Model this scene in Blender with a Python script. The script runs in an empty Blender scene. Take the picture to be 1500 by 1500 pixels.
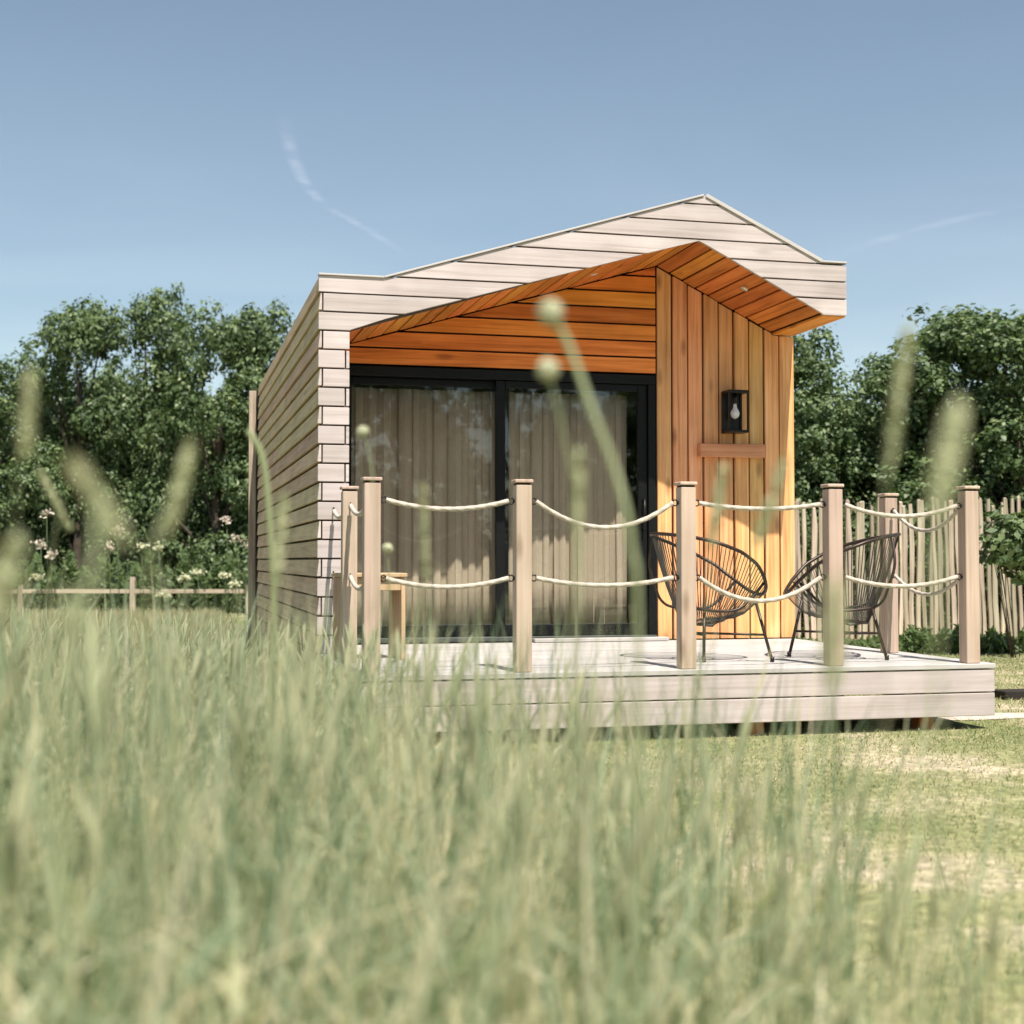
import bpy, bmesh, math, random
import numpy as np
from mathutils import Vector, Matrix

random.seed(7)
RNG = np.random.default_rng(11)
SC = bpy.context.scene
COL = SC.collection
R = math.radians

# ------------------------------------------------------------------ camera
GZ = -0.37                       # lawn level (deck top is z = 0)
CAM = Vector((-0.936, -8.758, 0.578))
YAW, PITCH, FPX = R(14.05), R(2.0), 2039.7
cd = bpy.data.cameras.new('camera')
cam = bpy.data.objects.new('camera', cd)
COL.objects.link(cam)
cam.location = CAM
cam.rotation_euler = (math.pi / 2 + PITCH, 0, -YAW)
cd.sensor_width = 36
cd.lens = FPX / 1500 * 36
cd.clip_start = 0.05
cd.clip_end = 90000
cd.dof.use_dof = True
cd.dof.focus_distance = 8.9
cd.dof.aperture_fstop = (cd.lens / 1000) / 0.0195
SC.camera = cam

# ------------------------------------------------------------------ world and sun
to_sun = Vector((0.060, -0.4855, 0.872)).normalized()
W = bpy.data.worlds.new('World')
SC.world = W
W.use_nodes = True
wn = W.node_tree
wn.nodes.clear()
sky = wn.nodes.new('ShaderNodeTexSky')
sky.sky_type = 'NISHITA'
sky.sun_disc = False
sky.sun_elevation = math.asin(to_sun.z)
sky.sun_rotation = math.atan2(to_sun.x, to_sun.y)
sky.air_density = 1.0
sky.dust_density = 0.7
sky.ozone_density = 1.0
hs = wn.nodes.new('ShaderNodeHueSaturation')
hs.inputs['Saturation'].default_value = 0.90
bg = wn.nodes.new('ShaderNodeBackground')
bg.inputs['Strength'].default_value = 0.059
wo = wn.nodes.new('ShaderNodeOutputWorld')
wn.links.new(sky.outputs[0], hs.inputs['Color'])
wb = wn.nodes.new('ShaderNodeMix')                      # the picture's warm white balance
wb.data_type = 'RGBA'; wb.blend_type = 'MULTIPLY'; wb.inputs['Factor'].default_value = 1.0
wb.inputs[7].default_value = (1.0, 1.03, 0.97, 1)
wn.links.new(hs.outputs[0], wb.inputs[6])
wn.links.new(wb.outputs[2], bg.inputs['Color'])
wn.links.new(bg.outputs[0], wo.inputs['Surface'])

sl = bpy.data.lights.new('sun', 'SUN')
sl.energy = 3.6
sl.angle = R(0.55)
sl.color = (1.0, 0.94, 0.855)
so = bpy.data.objects.new('sun', sl)
COL.objects.link(so)
so.rotation_euler = to_sun.to_track_quat('Z', 'Y').to_euler()
so.location = (0, -20, 30)

SC.view_settings.view_transform = 'Standard'
SC.view_settings.look = 'None'
SC.view_settings.gamma = 1.0
SC.view_settings.exposure = 1.12
try:
    SC.view_settings.use_curve_mapping = False
except Exception:
    pass
SC.cycles.max_bounces = 10
SC.cycles.transparent_max_bounces = 16

F_ = Vector((math.sin(YAW) * math.cos(PITCH), math.cos(YAW) * math.cos(PITCH), math.sin(PITCH)))
R_ = Vector((math.cos(YAW), -math.sin(YAW), 0))


def plan(px, d):
    """ground plan point d metres ahead of the viewpoint, on the line of sight px"""
    u = (px - 750) / FPX * d
    return (CAM.x + math.sin(YAW) * d + math.cos(YAW) * u, CAM.y + math.cos(YAW) * d - math.sin(YAW) * u)


# ------------------------------------------------------------------ helpers
def tag(o, label=None, cat=None, group=None, kind=None):
    if label: o['label'] = label
    if cat: o['category'] = cat
    if group: o['group'] = group
    if kind: o['kind'] = kind
    return o


def empty(name, loc=(0, 0, 0), rz=0.0):
    o = bpy.data.objects.new(name, None)
    o.location = loc
    o.rotation_euler = (0, 0, rz)
    o.empty_display_size = 0.1
    COL.objects.link(o)
    return o


def link(name, me, mat=None, parent=None, loc=None):
    o = bpy.data.objects.new(name, me)
    COL.objects.link(o)
    if mat is not None and len(me.materials) == 0:
        me.materials.append(mat)
    if parent is not None: o.parent = parent
    if loc is not None: o.location = loc
    return o


def bm_mesh(name, bm, smooth=False):
    bmesh.ops.recalc_face_normals(bm, faces=bm.faces[:])
    me = bpy.data.meshes.new(name)
    bm.to_mesh(me)
    bm.free()
    if smooth:
        me.polygons.foreach_set('use_smooth', [True] * len(me.polygons))
    return me


def add_box(bm, x0, x1, y0, y1, z0, z1, M=None):
    vs = [bm.verts.new(p) for p in ((x0, y0, z0), (x1, y0, z0), (x1, y1, z0), (x0, y1, z0),
                                    (x0, y0, z1), (x1, y0, z1), (x1, y1, z1), (x0, y1, z1))]
    if M is not None:
        for v in vs: v.co = M @ v.co
    for f in ((0, 3, 2, 1), (4, 5, 6, 7), (0, 1, 5, 4), (1, 2, 6, 5), (2, 3, 7, 6), (3, 0, 4, 7)):
        bm.faces.new([vs[i] for i in f])
    return vs


def box(name, x0, x1, y0, y1, z0, z1, mat, parent=None, bev=0.003):
    bm = bmesh.new()
    add_box(bm, x0, x1, y0, y1, z0, z1)
    if bev:
        bmesh.ops.bevel(bm, geom=bm.edges[:], offset=bev, segments=1, affect='EDGES')
    return link(name, bm_mesh(name, bm), mat, parent)


def prism(name, pts, axis, a0, a1, mat, parent=None, bev=0.003):
    """pts: 2D outline in the plane across `axis`, extruded from a0 to a1"""
    bm = bmesh.new()

    def P(p, a):
        if axis == 'y': return (p[0], a, p[1])
        if axis == 'x': return (a, p[0], p[1])
        return (p[0], p[1], a)
    A = [bm.verts.new(P(p, a0)) for p in pts]
    B = [bm.verts.new(P(p, a1)) for p in pts]
    n = len(pts)
    bm.faces.new(A)
    bm.faces.new(B[::-1])
    for i in range(n):
        bm.faces.new((A[i], B[i], B[(i + 1) % n], A[(i + 1) % n]))
    if bev:
        bmesh.ops.bevel(bm, geom=bm.edges[:], offset=bev, segments=1, affect='EDGES')
    return link(name, bm_mesh(name, bm), mat, parent)


def add_tube(bm, pts, r, n=8, closed=False, twist=0.0, lobes=0, cap=True):
    pts = [Vector(p) for p in pts]
    rs = r if isinstance(r, (list, tuple)) else [r] * len(pts)
    m = len(pts)
    rings = []
    up = None
    for i, p in enumerate(pts):
        a = pts[(i - 1) % m] if (closed or i > 0) else p
        b = pts[(i + 1) % m] if (closed or i < m - 1) else p
        t = (b - a).normalized()
        if up is None:
            up = t.orthogonal().normalized()
        up = (up - t * up.dot(t))
        up = up.normalized() if up.length > 1e-6 else t.orthogonal().normalized()
        s = t.cross(up)
        ring = []
        for k in range(n):
            th = 2 * math.pi * k / n
            rr = rs[i] * (1 + (0.09 * math.cos(lobes * th - twist * i) if lobes else 0))
            ring.append(bm.verts.new(p + up * (math.cos(th) * rr) + s * (math.sin(th) * rr)))
        rings.append(ring)
    for i in range(m if closed else m - 1):
        A, B = rings[i], rings[(i + 1) % m]
        for k in range(n):
            bm.faces.new((A[k], A[(k + 1) % n], B[(k + 1) % n], B[k]))
    if not closed and cap:
        bm.faces.new(rings[0][::-1])
        bm.faces.new(rings[-1])


def tube(name, pts, r, mat, parent=None, n=8, closed=False, twist=0.0, lobes=0):
    bm = bmesh.new()
    add_tube(bm, pts, r, n, closed, twist, lobes)
    return link(name, bm_mesh(name, bm, True), mat, parent)


def np_mesh(name, verts, tris=None, quads=None, smooth=False):
    me = bpy.data.meshes.new(name)
    verts = np.asarray(verts, np.float32)
    nt = 0 if tris is None else len(tris)
    nq = 0 if quads is None else len(quads)
    loops = []
    if nt: loops.append(np.asarray(tris, np.int32).ravel())
    if nq: loops.append(np.asarray(quads, np.int32).ravel())
    loops = np.concatenate(loops)
    me.vertices.add(len(verts))
    me.vertices.foreach_set('co', verts.ravel())
    me.loops.add(len(loops))
    me.loops.foreach_set('vertex_index', loops)
    me.polygons.add(nt + nq)
    st = np.concatenate([np.arange(nt) * 3, nt * 3 + np.arange(nq) * 4]).astype(np.int32)
    tt = np.concatenate([np.full(nt, 3), np.full(nq, 4)]).astype(np.int32)
    me.polygons.foreach_set('loop_start', st)
    me.polygons.foreach_set('loop_total', tt)
    if smooth:
        me.polygons.foreach_set('use_smooth', np.ones(nt + nq, bool))
    me.update(calc_edges=True)
    me.validate()
    return me


# ------------------------------------------------------------------ materials
def new_mat(name):
    m = bpy.data.materials.new(name)
    m.use_nodes = True
    nt = m.node_tree
    nt.nodes.clear()
    return m, nt, nt.nodes.new, nt.links.new


def ramp(N, stops):
    r = N('ShaderNodeValToRGB')
    e = r.color_ramp.elements
    e[0].position, e[0].color = stops[0][0], (*stops[0][1], 1)
    e[1].position, e[1].color = stops[1][0], (*stops[1][1], 1)
    for p, c in stops[2:]:
        x = e.new(p)
        x.color = (*c, 1)
    return r


def wood(name, c0, c1, c2, axis, rough=0.75, vary=0.16, knots=0.5, hue=0.02, spec=0.25):
    """timber: streaks along the grain axis, knots, a shade of its own for every board"""
    m, nt, N, L = new_mat(name)
    tc = N('ShaderNodeTexCoord')
    oi = N('ShaderNodeObjectInfo')
    mul = N('ShaderNodeVectorMath'); mul.operation = 'SCALE'
    mul.inputs[0].default_value = (7.3, 5.1, 9.7)
    L(oi.outputs['Random'], mul.inputs['Scale'])
    add = N('ShaderNodeVectorMath'); add.operation = 'ADD'
    L(tc.outputs['Object'], add.inputs[0]); L(mul.outputs[0], add.inputs[1])
    sc = [38, 38, 38]; sc['xyz'.index(axis)] = 1.3
    mp = N('ShaderNodeMapping'); mp.inputs['Scale'].default_value = sc
    L(add.outputs[0], mp.inputs['Vector'])
    n1 = N('ShaderNodeTexNoise'); n1.inputs['Scale'].default_value = 1.0
    n1.inputs['Detail'].default_value = 5; n1.inputs['Distortion'].default_value = 0.6
    L(mp.outputs[0], n1.inputs['Vector'])
    rp = ramp(N, [(0.25, c0), (0.75, c2), (0.5, c1)])
    L(n1.outputs[0], rp.inputs[0])
    # broad blotches
    n2 = N('ShaderNodeTexNoise'); n2.inputs['Scale'].default_value = 2.2; n2.inputs['Detail'].default_value = 3
    L(add.outputs[0], n2.inputs['Vector'])
    # knots
    sk = [9, 9, 9]; sk['xyz'.index(axis)] = 3.0
    mk = N('ShaderNodeMapping'); mk.inputs['Scale'].default_value = sk
    L(add.outputs[0], mk.inputs['Vector'])
    vo = N('ShaderNodeTexVoronoi'); vo.inputs['Scale'].default_value = 0.6
    L(mk.outputs[0], vo.inputs['Vector'])
    kr = N('ShaderNodeMapRange'); kr.inputs['From Min'].default_value = 0.05; kr.inputs['From Max'].default_value = 0.16
    kr.inputs['To Min'].default_value = knots; kr.inputs['To Max'].default_value = 0.0
    L(vo.outputs['Distance'], kr.inputs['Value'])
    mx = N('ShaderNodeMix'); mx.data_type = 'RGBA'
    L(kr.outputs[0], mx.inputs['Factor']); L(rp.outputs[0], mx.inputs[6])
    mx.inputs[7].default_value = (c0[0] * 0.45, c0[1] * 0.4, c0[2] * 0.35, 1)
    # board to board change
    v = N('ShaderNodeMapRange'); v.inputs['To Min'].default_value = 1 - vary; v.inputs['To Max'].default_value = 1 + vary
    L(oi.outputs['Random'], v.inputs['Value'])
    v2 = N('ShaderNodeMapRange'); v2.inputs['From Min'].default_value = .3; v2.inputs['From Max'].default_value = .7
    v2.inputs['To Min'].default_value = 0.86; v2.inputs['To Max'].default_value = 1.1
    L(n2.outputs[0], v2.inputs['Value'])
    vm = N('ShaderNodeMath'); vm.operation = 'MULTIPLY'
    L(v.outputs[0], vm.inputs[0]); L(v2.outputs[0], vm.inputs[1])
    fr = N('ShaderNodeMath'); fr.operation = 'MULTIPLY'; fr.inputs[1].default_value = 7.77
    L(oi.outputs['Random'], fr.inputs[0])
    fr2 = N('ShaderNodeMath'); fr2.operation = 'FRACT'; L(fr.outputs[0], fr2.inputs[0])
    h = N('ShaderNodeMapRange'); h.inputs['To Min'].default_value = 0.5 - hue; h.inputs['To Max'].default_value = 0.5 + hue
    L(fr2.outputs[0], h.inputs['Value'])
    hsv = N('ShaderNodeHueSaturation')
    L(mx.outputs[2], hsv.inputs['Color']); L(vm.outputs[0], hsv.inputs['Value']); L(h.outputs[0], hsv.inputs['Hue'])
    bs = N('ShaderNodeBsdfPrincipled')
    bs.inputs['Roughness'].default_value = rough
    bs.inputs['Specular IOR Level'].default_value = spec
    L(hsv.outputs[0], bs.inputs['Base Color'])
    bp = N('ShaderNodeBump'); bp.inputs['Strength'].default_value = 0.35; bp.inputs['Distance'].default_value = 0.004
    L(n1.outputs[0], bp.inputs['Height']); L(bp.outputs[0], bs.inputs['Normal'])
    out = N('ShaderNodeOutputMaterial'); L(bs.outputs[0], out.inputs[0])
    return m


def simple(name, col, rough=0.5, metal=0.0, noise=0.12, scale=8.0, spec=0.4, bump=0.0):
    m, nt, N, L = new_mat(name)
    tc = N('ShaderNodeTexCoord')
    n1 = N('ShaderNodeTexNoise'); n1.inputs['Scale'].default_value = scale; n1.inputs['Detail'].default_value = 5
    L(tc.outputs['Object'], n1.inputs['Vector'])
    rp = ramp(N, [(0.3, tuple(c * (1 - noise) for c in col)), (0.7, tuple(min(1, c * (1 + noise)) for c in col))])
    L(n1.outputs[0], rp.inputs[0])
    bs = N('ShaderNodeBsdfPrincipled')
    bs.inputs['Roughness'].default_value = rough
    bs.inputs['Metallic'].default_value = metal
    bs.inputs['Specular IOR Level'].default_value = spec
    L(rp.outputs[0], bs.inputs['Base Color'])
    if bump:
        bp = N('ShaderNodeBump'); bp.inputs['Strength'].default_value = bump; bp.inputs['Distance'].default_value = 0.01
        L(n1.outputs[0], bp.inputs['Height']); L(bp.outputs[0], bs.inputs['Normal'])
    out = N('ShaderNodeOutputMaterial'); L(bs.outputs[0], out.inputs[0])
    return m


def leafmat(name, stops, trans=0.35, rough=0.5, spec=0.3, tcol=None, nscale=1.1, namp=0.18, iw=1.0):
    """foliage: a colour per leaf or blade, light passing through"""
    m, nt, N, L = new_mat(name)
    ge = N('ShaderNodeNewGeometry')
    tc = N('ShaderNodeTexCoord')
    n1 = N('ShaderNodeTexNoise'); n1.inputs['Scale'].default_value = nscale; n1.inputs['Detail'].default_value = 3
    L(tc.outputs['Object'], n1.inputs['Vector'])
    mr = N('ShaderNodeMapRange'); mr.inputs['From Min'].default_value = .3; mr.inputs['From Max'].default_value = .7
    mr.inputs['To Min'].default_value = -namp + (1 - iw) / 2; mr.inputs['To Max'].default_value = namp + (1 - iw) / 2
    L(n1.outputs[0], mr.inputs['Value'])
    ad = N('ShaderNodeMath'); ad.operation = 'ADD'; ad.use_clamp = True
    iwn = N('ShaderNodeMath'); iwn.operation = 'MULTIPLY'; iwn.inputs[1].default_value = iw
    L(ge.outputs['Random Per Island'], iwn.inputs[0])
    L(iwn.outputs[0], ad.inputs[0]); L(mr.outputs[0], ad.inputs[1])
    rp = ramp(N, stops)
    L(ad.outputs[0], rp.inputs[0])
    bs = N('ShaderNodeBsdfPrincipled')
    bs.inputs['Roughness'].default_value = rough
    bs.inputs['Specular IOR Level'].default_value = spec
    L(rp.outputs[0], bs.inputs['Base Color'])
    tr = N('ShaderNodeBsdfTranslucent')
    g = N('ShaderNodeMix'); g.data_type = 'RGBA'; g.blend_type = 'MULTIPLY'; g.inputs['Factor'].default_value = 1
    L(rp.outputs[0], g.inputs[6]); g.inputs[7].default_value = (*(tcol or (1.2, 1.3, 0.7)), 1)
    L(g.outputs[2], tr.inputs['Color'])
    mx = N('ShaderNodeMixShader'); mx.inputs[0].default_value = trans
    L(bs.outputs[0], mx.inputs[1]); L(tr.outputs[0], mx.inputs[2])
    out = N('ShaderNodeOutputMaterial'); L(mx.outputs[0], out.inputs[0])
    return m


def glassmat(name, tint=(0.98, 0.99, 0.985)):
    m, nt, N, L = new_mat(name)
    t = N('ShaderNodeBsdfTransparent'); t.inputs[0].default_value = (*tint, 1)
    g = N('ShaderNodeBsdfGlossy'); g.inputs['Roughness'].default_value = 0.015
    f = N('ShaderNodeFresnel'); f.inputs['IOR'].default_value = 2.0
    mx = N('ShaderNodeMixShader')
    ge = N('ShaderNodeNewGeometry')
    iv = N('ShaderNodeMath'); iv.operation = 'SUBTRACT'; iv.inputs[0].default_value = 1.0
    L(ge.outputs['Backfacing'], iv.inputs[1])
    mu = N('ShaderNodeMath'); mu.operation = 'MULTIPLY'      # the pane mirrors on its outer face only
    L(f.outputs[0], mu.inputs[0]); L(iv.outputs[0], mu.inputs[1])
    L(mu.outputs[0], mx.inputs[0]); L(t.outputs[0], mx.inputs[1]); L(g.outputs[0], mx.inputs[2])
    out = N('ShaderNodeOutputMaterial'); L(mx.outputs[0], out.inputs[0])
    return m


PALE = [(0.41, 0.345, 0.315), (0.51, 0.44, 0.415), (0.55, 0.485, 0.465)]
M_pale_x = wood('weathered_larch_x', *PALE, 'x', vary=0.09, knots=0.22, hue=0.006)
M_pale_y = wood('weathered_larch_y', (0.43, 0.30, 0.19), (0.58, 0.43, 0.285), (0.66, 0.51, 0.36), 'y', vary=0.12, knots=0.4)
M_deck = wood('deck_larch', (0.40, 0.375, 0.355), (0.46, 0.435, 0.41), (0.50, 0.475, 0.455), 'x', vary=0.06, knots=0.15, hue=0.004)
M_ced_x = wood('cedar_x', (0.42, 0.125, 0.02), (0.68, 0.225, 0.042), (0.80, 0.31, 0.075), 'x', vary=0.22, knots=0.6, hue=0.012, rough=.55)
M_ced_y = wood('cedar_y', (0.44, 0.14, 0.025), (0.72, 0.25, 0.052), (0.82, 0.34, 0.09), 'y', vary=0.22, knots=0.5, hue=0.012, rough=.55)
M_ced_z = wood('cedar_z', (0.50, 0.225, 0.085), (0.76, 0.385, 0.165), (0.86, 0.52, 0.28), 'z', vary=0.20, knots=0.6, hue=0.016, rough=.55)
M_post = wood('post_larch', (0.38, 0.265, 0.185), (0.50, 0.375, 0.295), (0.55, 0.43, 0.35), 'z', vary=0.09, knots=0.5, hue=0.012)
M_stool = wood('stool_pine', (0.38, 0.24, 0.13), (0.49, 0.33, 0.20), (0.56, 0.41, 0.27), 'z', vary=0.1, knots=0.4)
M_tan = wood('tan_cedar', (0.50, 0.24, 0.09), (0.66, 0.35, 0.15), (0.74, 0.44, 0.22), 'x', vary=.05, knots=.4)
M_pal = wood('chestnut_paling', (0.27, 0.21, 0.15), (0.43, 0.355, 0.265), (0.56, 0.485, 0.38), 'z', vary=0.3, knots=0.6, hue=0.02, rough=.85)
M_rail = wood('grey_rail', (0.36, 0.29, 0.2), (0.47, 0.39, 0.29), (0.56, 0.48, 0.38), 'x', vary=0.12, rough=.85)
M_dark = simple('dark_sheathing', (0.022, 0.017, 0.013), 0.9)
M_batten = simple('brown_batten', (0.10, 0.072, 0.058), 0.9)
M_black = simple('black_aluminium', (0.006, 0.007, 0.007), 0.45, 0.0, 0.15, 30, 0.2)
M_sill = simple('grey_sill', (0.09, 0.10, 0.095), 0.45, 0.3)
M_flash = simple('pale_edging', (0.50, 0.46, 0.43), 0.5, 0.0, 0.06)
M_roof = simple('grey_roofing', (0.16, 0.16, 0.16), 0.8)
M_inner = simple('room_plaster', (0.30, 0.27, 0.23), 0.9)
M_floor = simple('room_floor', (0.20, 0.14, 0.09), 0.6)
M_iron = simple('black_steel', (0.02, 0.018, 0.016), 0.35, 0.6, 0.1, 20, 0.5)
M_rust = simple('brown_steel_rod', (0.045, 0.03, 0.022), 0.4, 0.4, 0.2, 20, 0.5)
M_cord = simple('dark_cord', (0.05, 0.047, 0.038), 0.55, 0.0, 0.15, 40)
M_rope = simple('natural_rope', (0.50, 0.44, 0.37), 0.9, 0.0, 0.12, 60, 0.1, 0.4)
M_foot = simple('red_brown_timber', (0.42, 0.12, 0.04), 0.7, 0, .2)
M_bulb = simple('bulb_glass', (0.75, 0.76, 0.78), 0.12, 0.0, 0.02, 5, 0.9)
M_lamp = simple('brushed_downlight', (0.75, 0.68, 0.55), 0.3, 0.2)
M_bark = simple('tree_bark', (0.075, 0.06, 0.045), 0.9, 0, 0.35, 9, 0.1, 0.8)
M_glass = glassmat('door_glass')
M_leaf = leafmat('tree_leaves', [(0.0, (0.035, 0.06, 0.024)), (0.85, (0.20, 0.26, 0.115)), (0.45, (0.10, 0.15, 0.06)), (1.0, (0.33, 0.37, 0.21))], trans=0.22, rough=0.5, spec=0.35, nscale=2.6, namp=.4, iw=.45)
M_weed = leafmat('weed_leaves', [(0.0, (0.05, 0.085, 0.025)), (1.0, (0.13, 0.18, 0.07))], trans=0.3)
M_grass = leafmat('meadow_grass', [(0.0, (0.11, 0.17, 0.085)), (0.3, (0.32, 0.40, 0.265)), (0.6, (0.48, 0.50, 0.315)), (0.84, (0.66, 0.59, 0.38)), (1.0, (0.76, 0.68, 0.52))], trans=0.5, rough=.5, spec=.35, tcol=(1.1, 1.15, .8))
M_seed = leafmat('seed_heads', [(0.0, (0.40, 0.44, 0.25)), (1.0, (0.58, 0.57, 0.37))], trans=0.3, rough=.8, spec=.1, tcol=(1.1, 1.05, .85))
M_stem = leafmat('pale_stem', [(0.0, (0.36, 0.40, 0.22)), (1.0, (0.46, 0.48, 0.29))], trans=.4, tcol=(1.1, 1.15, .8))
M_hay = leafmat('far_meadow', [(0.0, (0.27, 0.28, 0.15)), (0.5, (0.38, 0.36, 0.21)), (1.0, (0.50, 0.44, 0.30))], trans=0.35, rough=.7, spec=.15, tcol=(1.1, 1.1, .85))
M_lawnb = leafmat('lawn_blades', [(0.0, (0.14, 0.19, 0.07)), (0.5, (0.27, 0.31, 0.14)), (1.0, (0.58, 0.49, 0.33))], trans=0.3, rough=.6, spec=.2, tcol=(1.1, 1.1, .8))
M_blossom = leafmat('pale_blossom', [(0.0, (0.55, 0.42, 0.36)), (1.0, (0.72, 0.68, 0.55))], trans=0.3, rough=.8, spec=.1, tcol=(1, 1, 1))
M_bloomw = leafmat('cream_flower_head', [(0.0, (0.52, 0.53, 0.34)), (1.0, (0.72, 0.70, 0.52))], trans=0.3, rough=.8, spec=.1, tcol=(1, 1, .9))


def curtainmat():
    m, nt, N, L = new_mat('linen_curtain')
    tc = N('ShaderNodeTexCoord')
    mp = N('ShaderNodeMapping'); mp.inputs['Scale'].default_value = (220, 220, 160)
    L(tc.outputs['Object'], mp.inputs[0])
    n = N('ShaderNodeTexNoise'); n.inputs['Scale'].default_value = 1; n.inputs['Detail'].default_value = 3
    L(mp.outputs[0], n.inputs['Vector'])
    rp = ramp(N, [(0.3, (0.38, 0.305, 0.215)), (0.7, (0.47, 0.39, 0.295))])
    L(n.outputs[0], rp.inputs[0])
    bs = N('ShaderNodeBsdfPrincipled'); bs.inputs['Roughness'].default_value = 0.9
    bs.inputs['Specular IOR Level'].default_value = 0.1
    L(rp.outputs[0], bs.inputs['Base Color'])
    out = N('ShaderNodeOutputMaterial'); L(bs.outputs[0], out.inputs[0])
    return m


M_curt = curtainmat()


def groundmat():
    m, nt, N, L = new_mat('dry_lawn')
    tc = N('ShaderNodeTexCoord')
    n1 = N('ShaderNodeTexNoise'); n1.inputs['Scale'].default_value = 0.9; n1.inputs['Detail'].default_value = 6
    n1.inputs['Roughness'].default_value = 0.65
    L(tc.outputs['Object'], n1.inputs['Vector'])
    n2 = N('ShaderNodeTexNoise'); n2.inputs['Scale'].default_value = 26; n2.inputs['Detail'].default_value = 6
    L(tc.outputs['Object'], n2.inputs['Vector'])
    r1 = ramp(N, [(0.40, (0.19, 0.215, 0.09)), (0.64, (0.54, 0.45, 0.34)), (0.52, (0.31, 0.30, 0.16))])
    L(n1.outputs[0], r1.inputs[0])
    r2 = ramp(N, [(0.36, (0.60, 0.61, 0.56)), (0.64, (1.15, 1.13, 1.08))])
    L(n2.outputs[0], r2.inputs[0])
    mx = N('ShaderNodeMix'); mx.data_type = 'RGBA'; mx.blend_type = 'MULTIPLY'; mx.inputs['Factor'].default_value = 1
    L(r1.outputs[0], mx.inputs[6]); L(r2.outputs[0], mx.inputs[7])
    bs = N('ShaderNodeBsdfPrincipled'); bs.inputs['Roughness'].default_value = 0.95
    bs.inputs['Specular IOR Level'].default_value = 0.1
    L(mx.outputs[2], bs.inputs['Base Color'])
    bp = N('ShaderNodeBump'); bp.inputs['Strength'].default_value = 0.35; bp.inputs['Distance'].default_value = 0.02
    L(n2.outputs[0], bp.inputs['Height']); L(bp.outputs[0], bs.inputs['Normal'])
    out = N('ShaderNodeOutputMaterial'); L(bs.outputs[0], out.inputs[0])
    return m


M_ground = groundmat()
M_sand = simple('sandy_path', (0.50, 0.44, 0.36), 0.95, 0, 0.3, 18, 0.1, 0.6)

# ------------------------------------------------------------------ ground
bm = bmesh.new()
nx = 60
for i in range(nx + 1):
    for j in range(nx + 1):
        x = -600 + 1200 * i / nx
        y = -600 + 1200 * j / nx
        bm.verts.new((x, y, GZ))
bm.verts.ensure_lookup_table()
for i in range(nx):
    for j in range(nx):
        a = i * (nx + 1) + j
        bm.faces.new((bm.verts[a], bm.verts[a + nx + 1], bm.verts[a + nx + 2], bm.verts[a + 1]))
tag(link('ground', bm_mesh('ground', bm), M_ground), kind='structure')

bm = bmesh.new()
top, bot = [], []
for i in range(25):
    t = i / 24
    x = 2.9 + 5.2 * t
    yc = -1.15 - 0.35 * t + 0.05 * math.sin(9 * t)
    top.append(bm.verts.new((x, yc + 0.16 + 0.05 * math.sin(17 * t), GZ + 0.004)))
    bot.append(bm.verts.new((x, yc - 0.16 + 0.06 * math.sin(23 * t + 1), GZ + 0.004)))
for i in range(24):
    bm.faces.new((bot[i], bot[i + 1], top[i + 1], top[i]))
tag(link('path', bm_mesh('path', bm), M_sand), kind='structure')

# ------------------------------------------------------------------ cabin
WX, BY, LY = 3.651, 0.849, 5.80        # width, recess depth, length
P = 0.12                                # board pitch
GAP = 0.011
Z0 = 2.39


def lerp(x, pts):
    for (a, b), (c, d) in zip(pts, pts[1:]):
        if a <= x <= c:
            return b + (d - b) * (x - a) / (c - a) if c > a else b
    return pts[0][1] if x < pts[0][0] else pts[-1][1]


TOP = [(0, 2.39), (0.42, 2.39), (2.600, 3.058), (3.461, 2.65), (WX, 2.65)]
BOT = [(0.0, 0.0), (0.1955, 0.0), (0.1960, 2.052), (2.56, 2.742), (3.468, 2.285), (3.474, 2.270), (WX, 2.270)]
SOF = [(0.196, 2.052), (2.56, 2.742), (3.468, 2.285)]

cabin = empty('timber_cabin', (0, 0, 0))
tag(cabin, 'small timber cabin with pale board gable, orange cedar porch and black sliding door', 'cabin')


def band(name, z0, z1, x0, x1, topf, botf, y0, y1, mat, inset=0.0):
    """board pieces: the part of z0..z1 lying between two outlines"""
    xs = set([x0, x1])
    for f in (topf, botf):
        for (a, b), (c, d) in zip(f, f[1:]):
            for v in (a, c):
                if x0 < v < x1: xs.add(v)
            for z in (z0, z1):
                if (b - z) * (d - z) < 0:
                    v = a + (z - b) / (d - b) * (c - a)
                    if x0 < v < x1: xs.add(v)
    xs = sorted(xs)
    runs, cur = [], []
    for a, b in zip(xs, xs[1:]):
        if b - a < 1e-4: continue
        mlo = max(z0, lerp((a + b) / 2, botf)); mhi = min(z1, lerp((a + b) / 2, topf))
        if mhi - mlo > 1e-4:
            cur.append((a, b))
        elif cur:
            runs.append(cur); cur = []
    if cur: runs.append(cur)
    out = []
    for run in runs:
        e = 1e-5
        X = [run[0][0] + e] + [b - e if b == run[-1][1] else b for a, b in run]
        if X[-1] - X[0] < 0.03: continue
        lo = [(x, max(z0, lerp(x, botf))) for x in X]
        hi = [(x, min(z1, lerp(x, topf))) for x in X]
        pts = lo + hi[::-1]
        q = []
        for p in pts:
            if not q or (abs(p[0] - q[-1][0]) + abs(p[1] - q[-1][1])) > 0.004: q.append(p)
        if (abs(q[0][0] - q[-1][0]) + abs(q[0][1] - q[-1][1])) <= 0.004: q.pop()
        if len(q) < 3: continue
        out.append(prism(name, q, 'y', y0, y1, mat, cabin, bev=0.0022))
    return out


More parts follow.
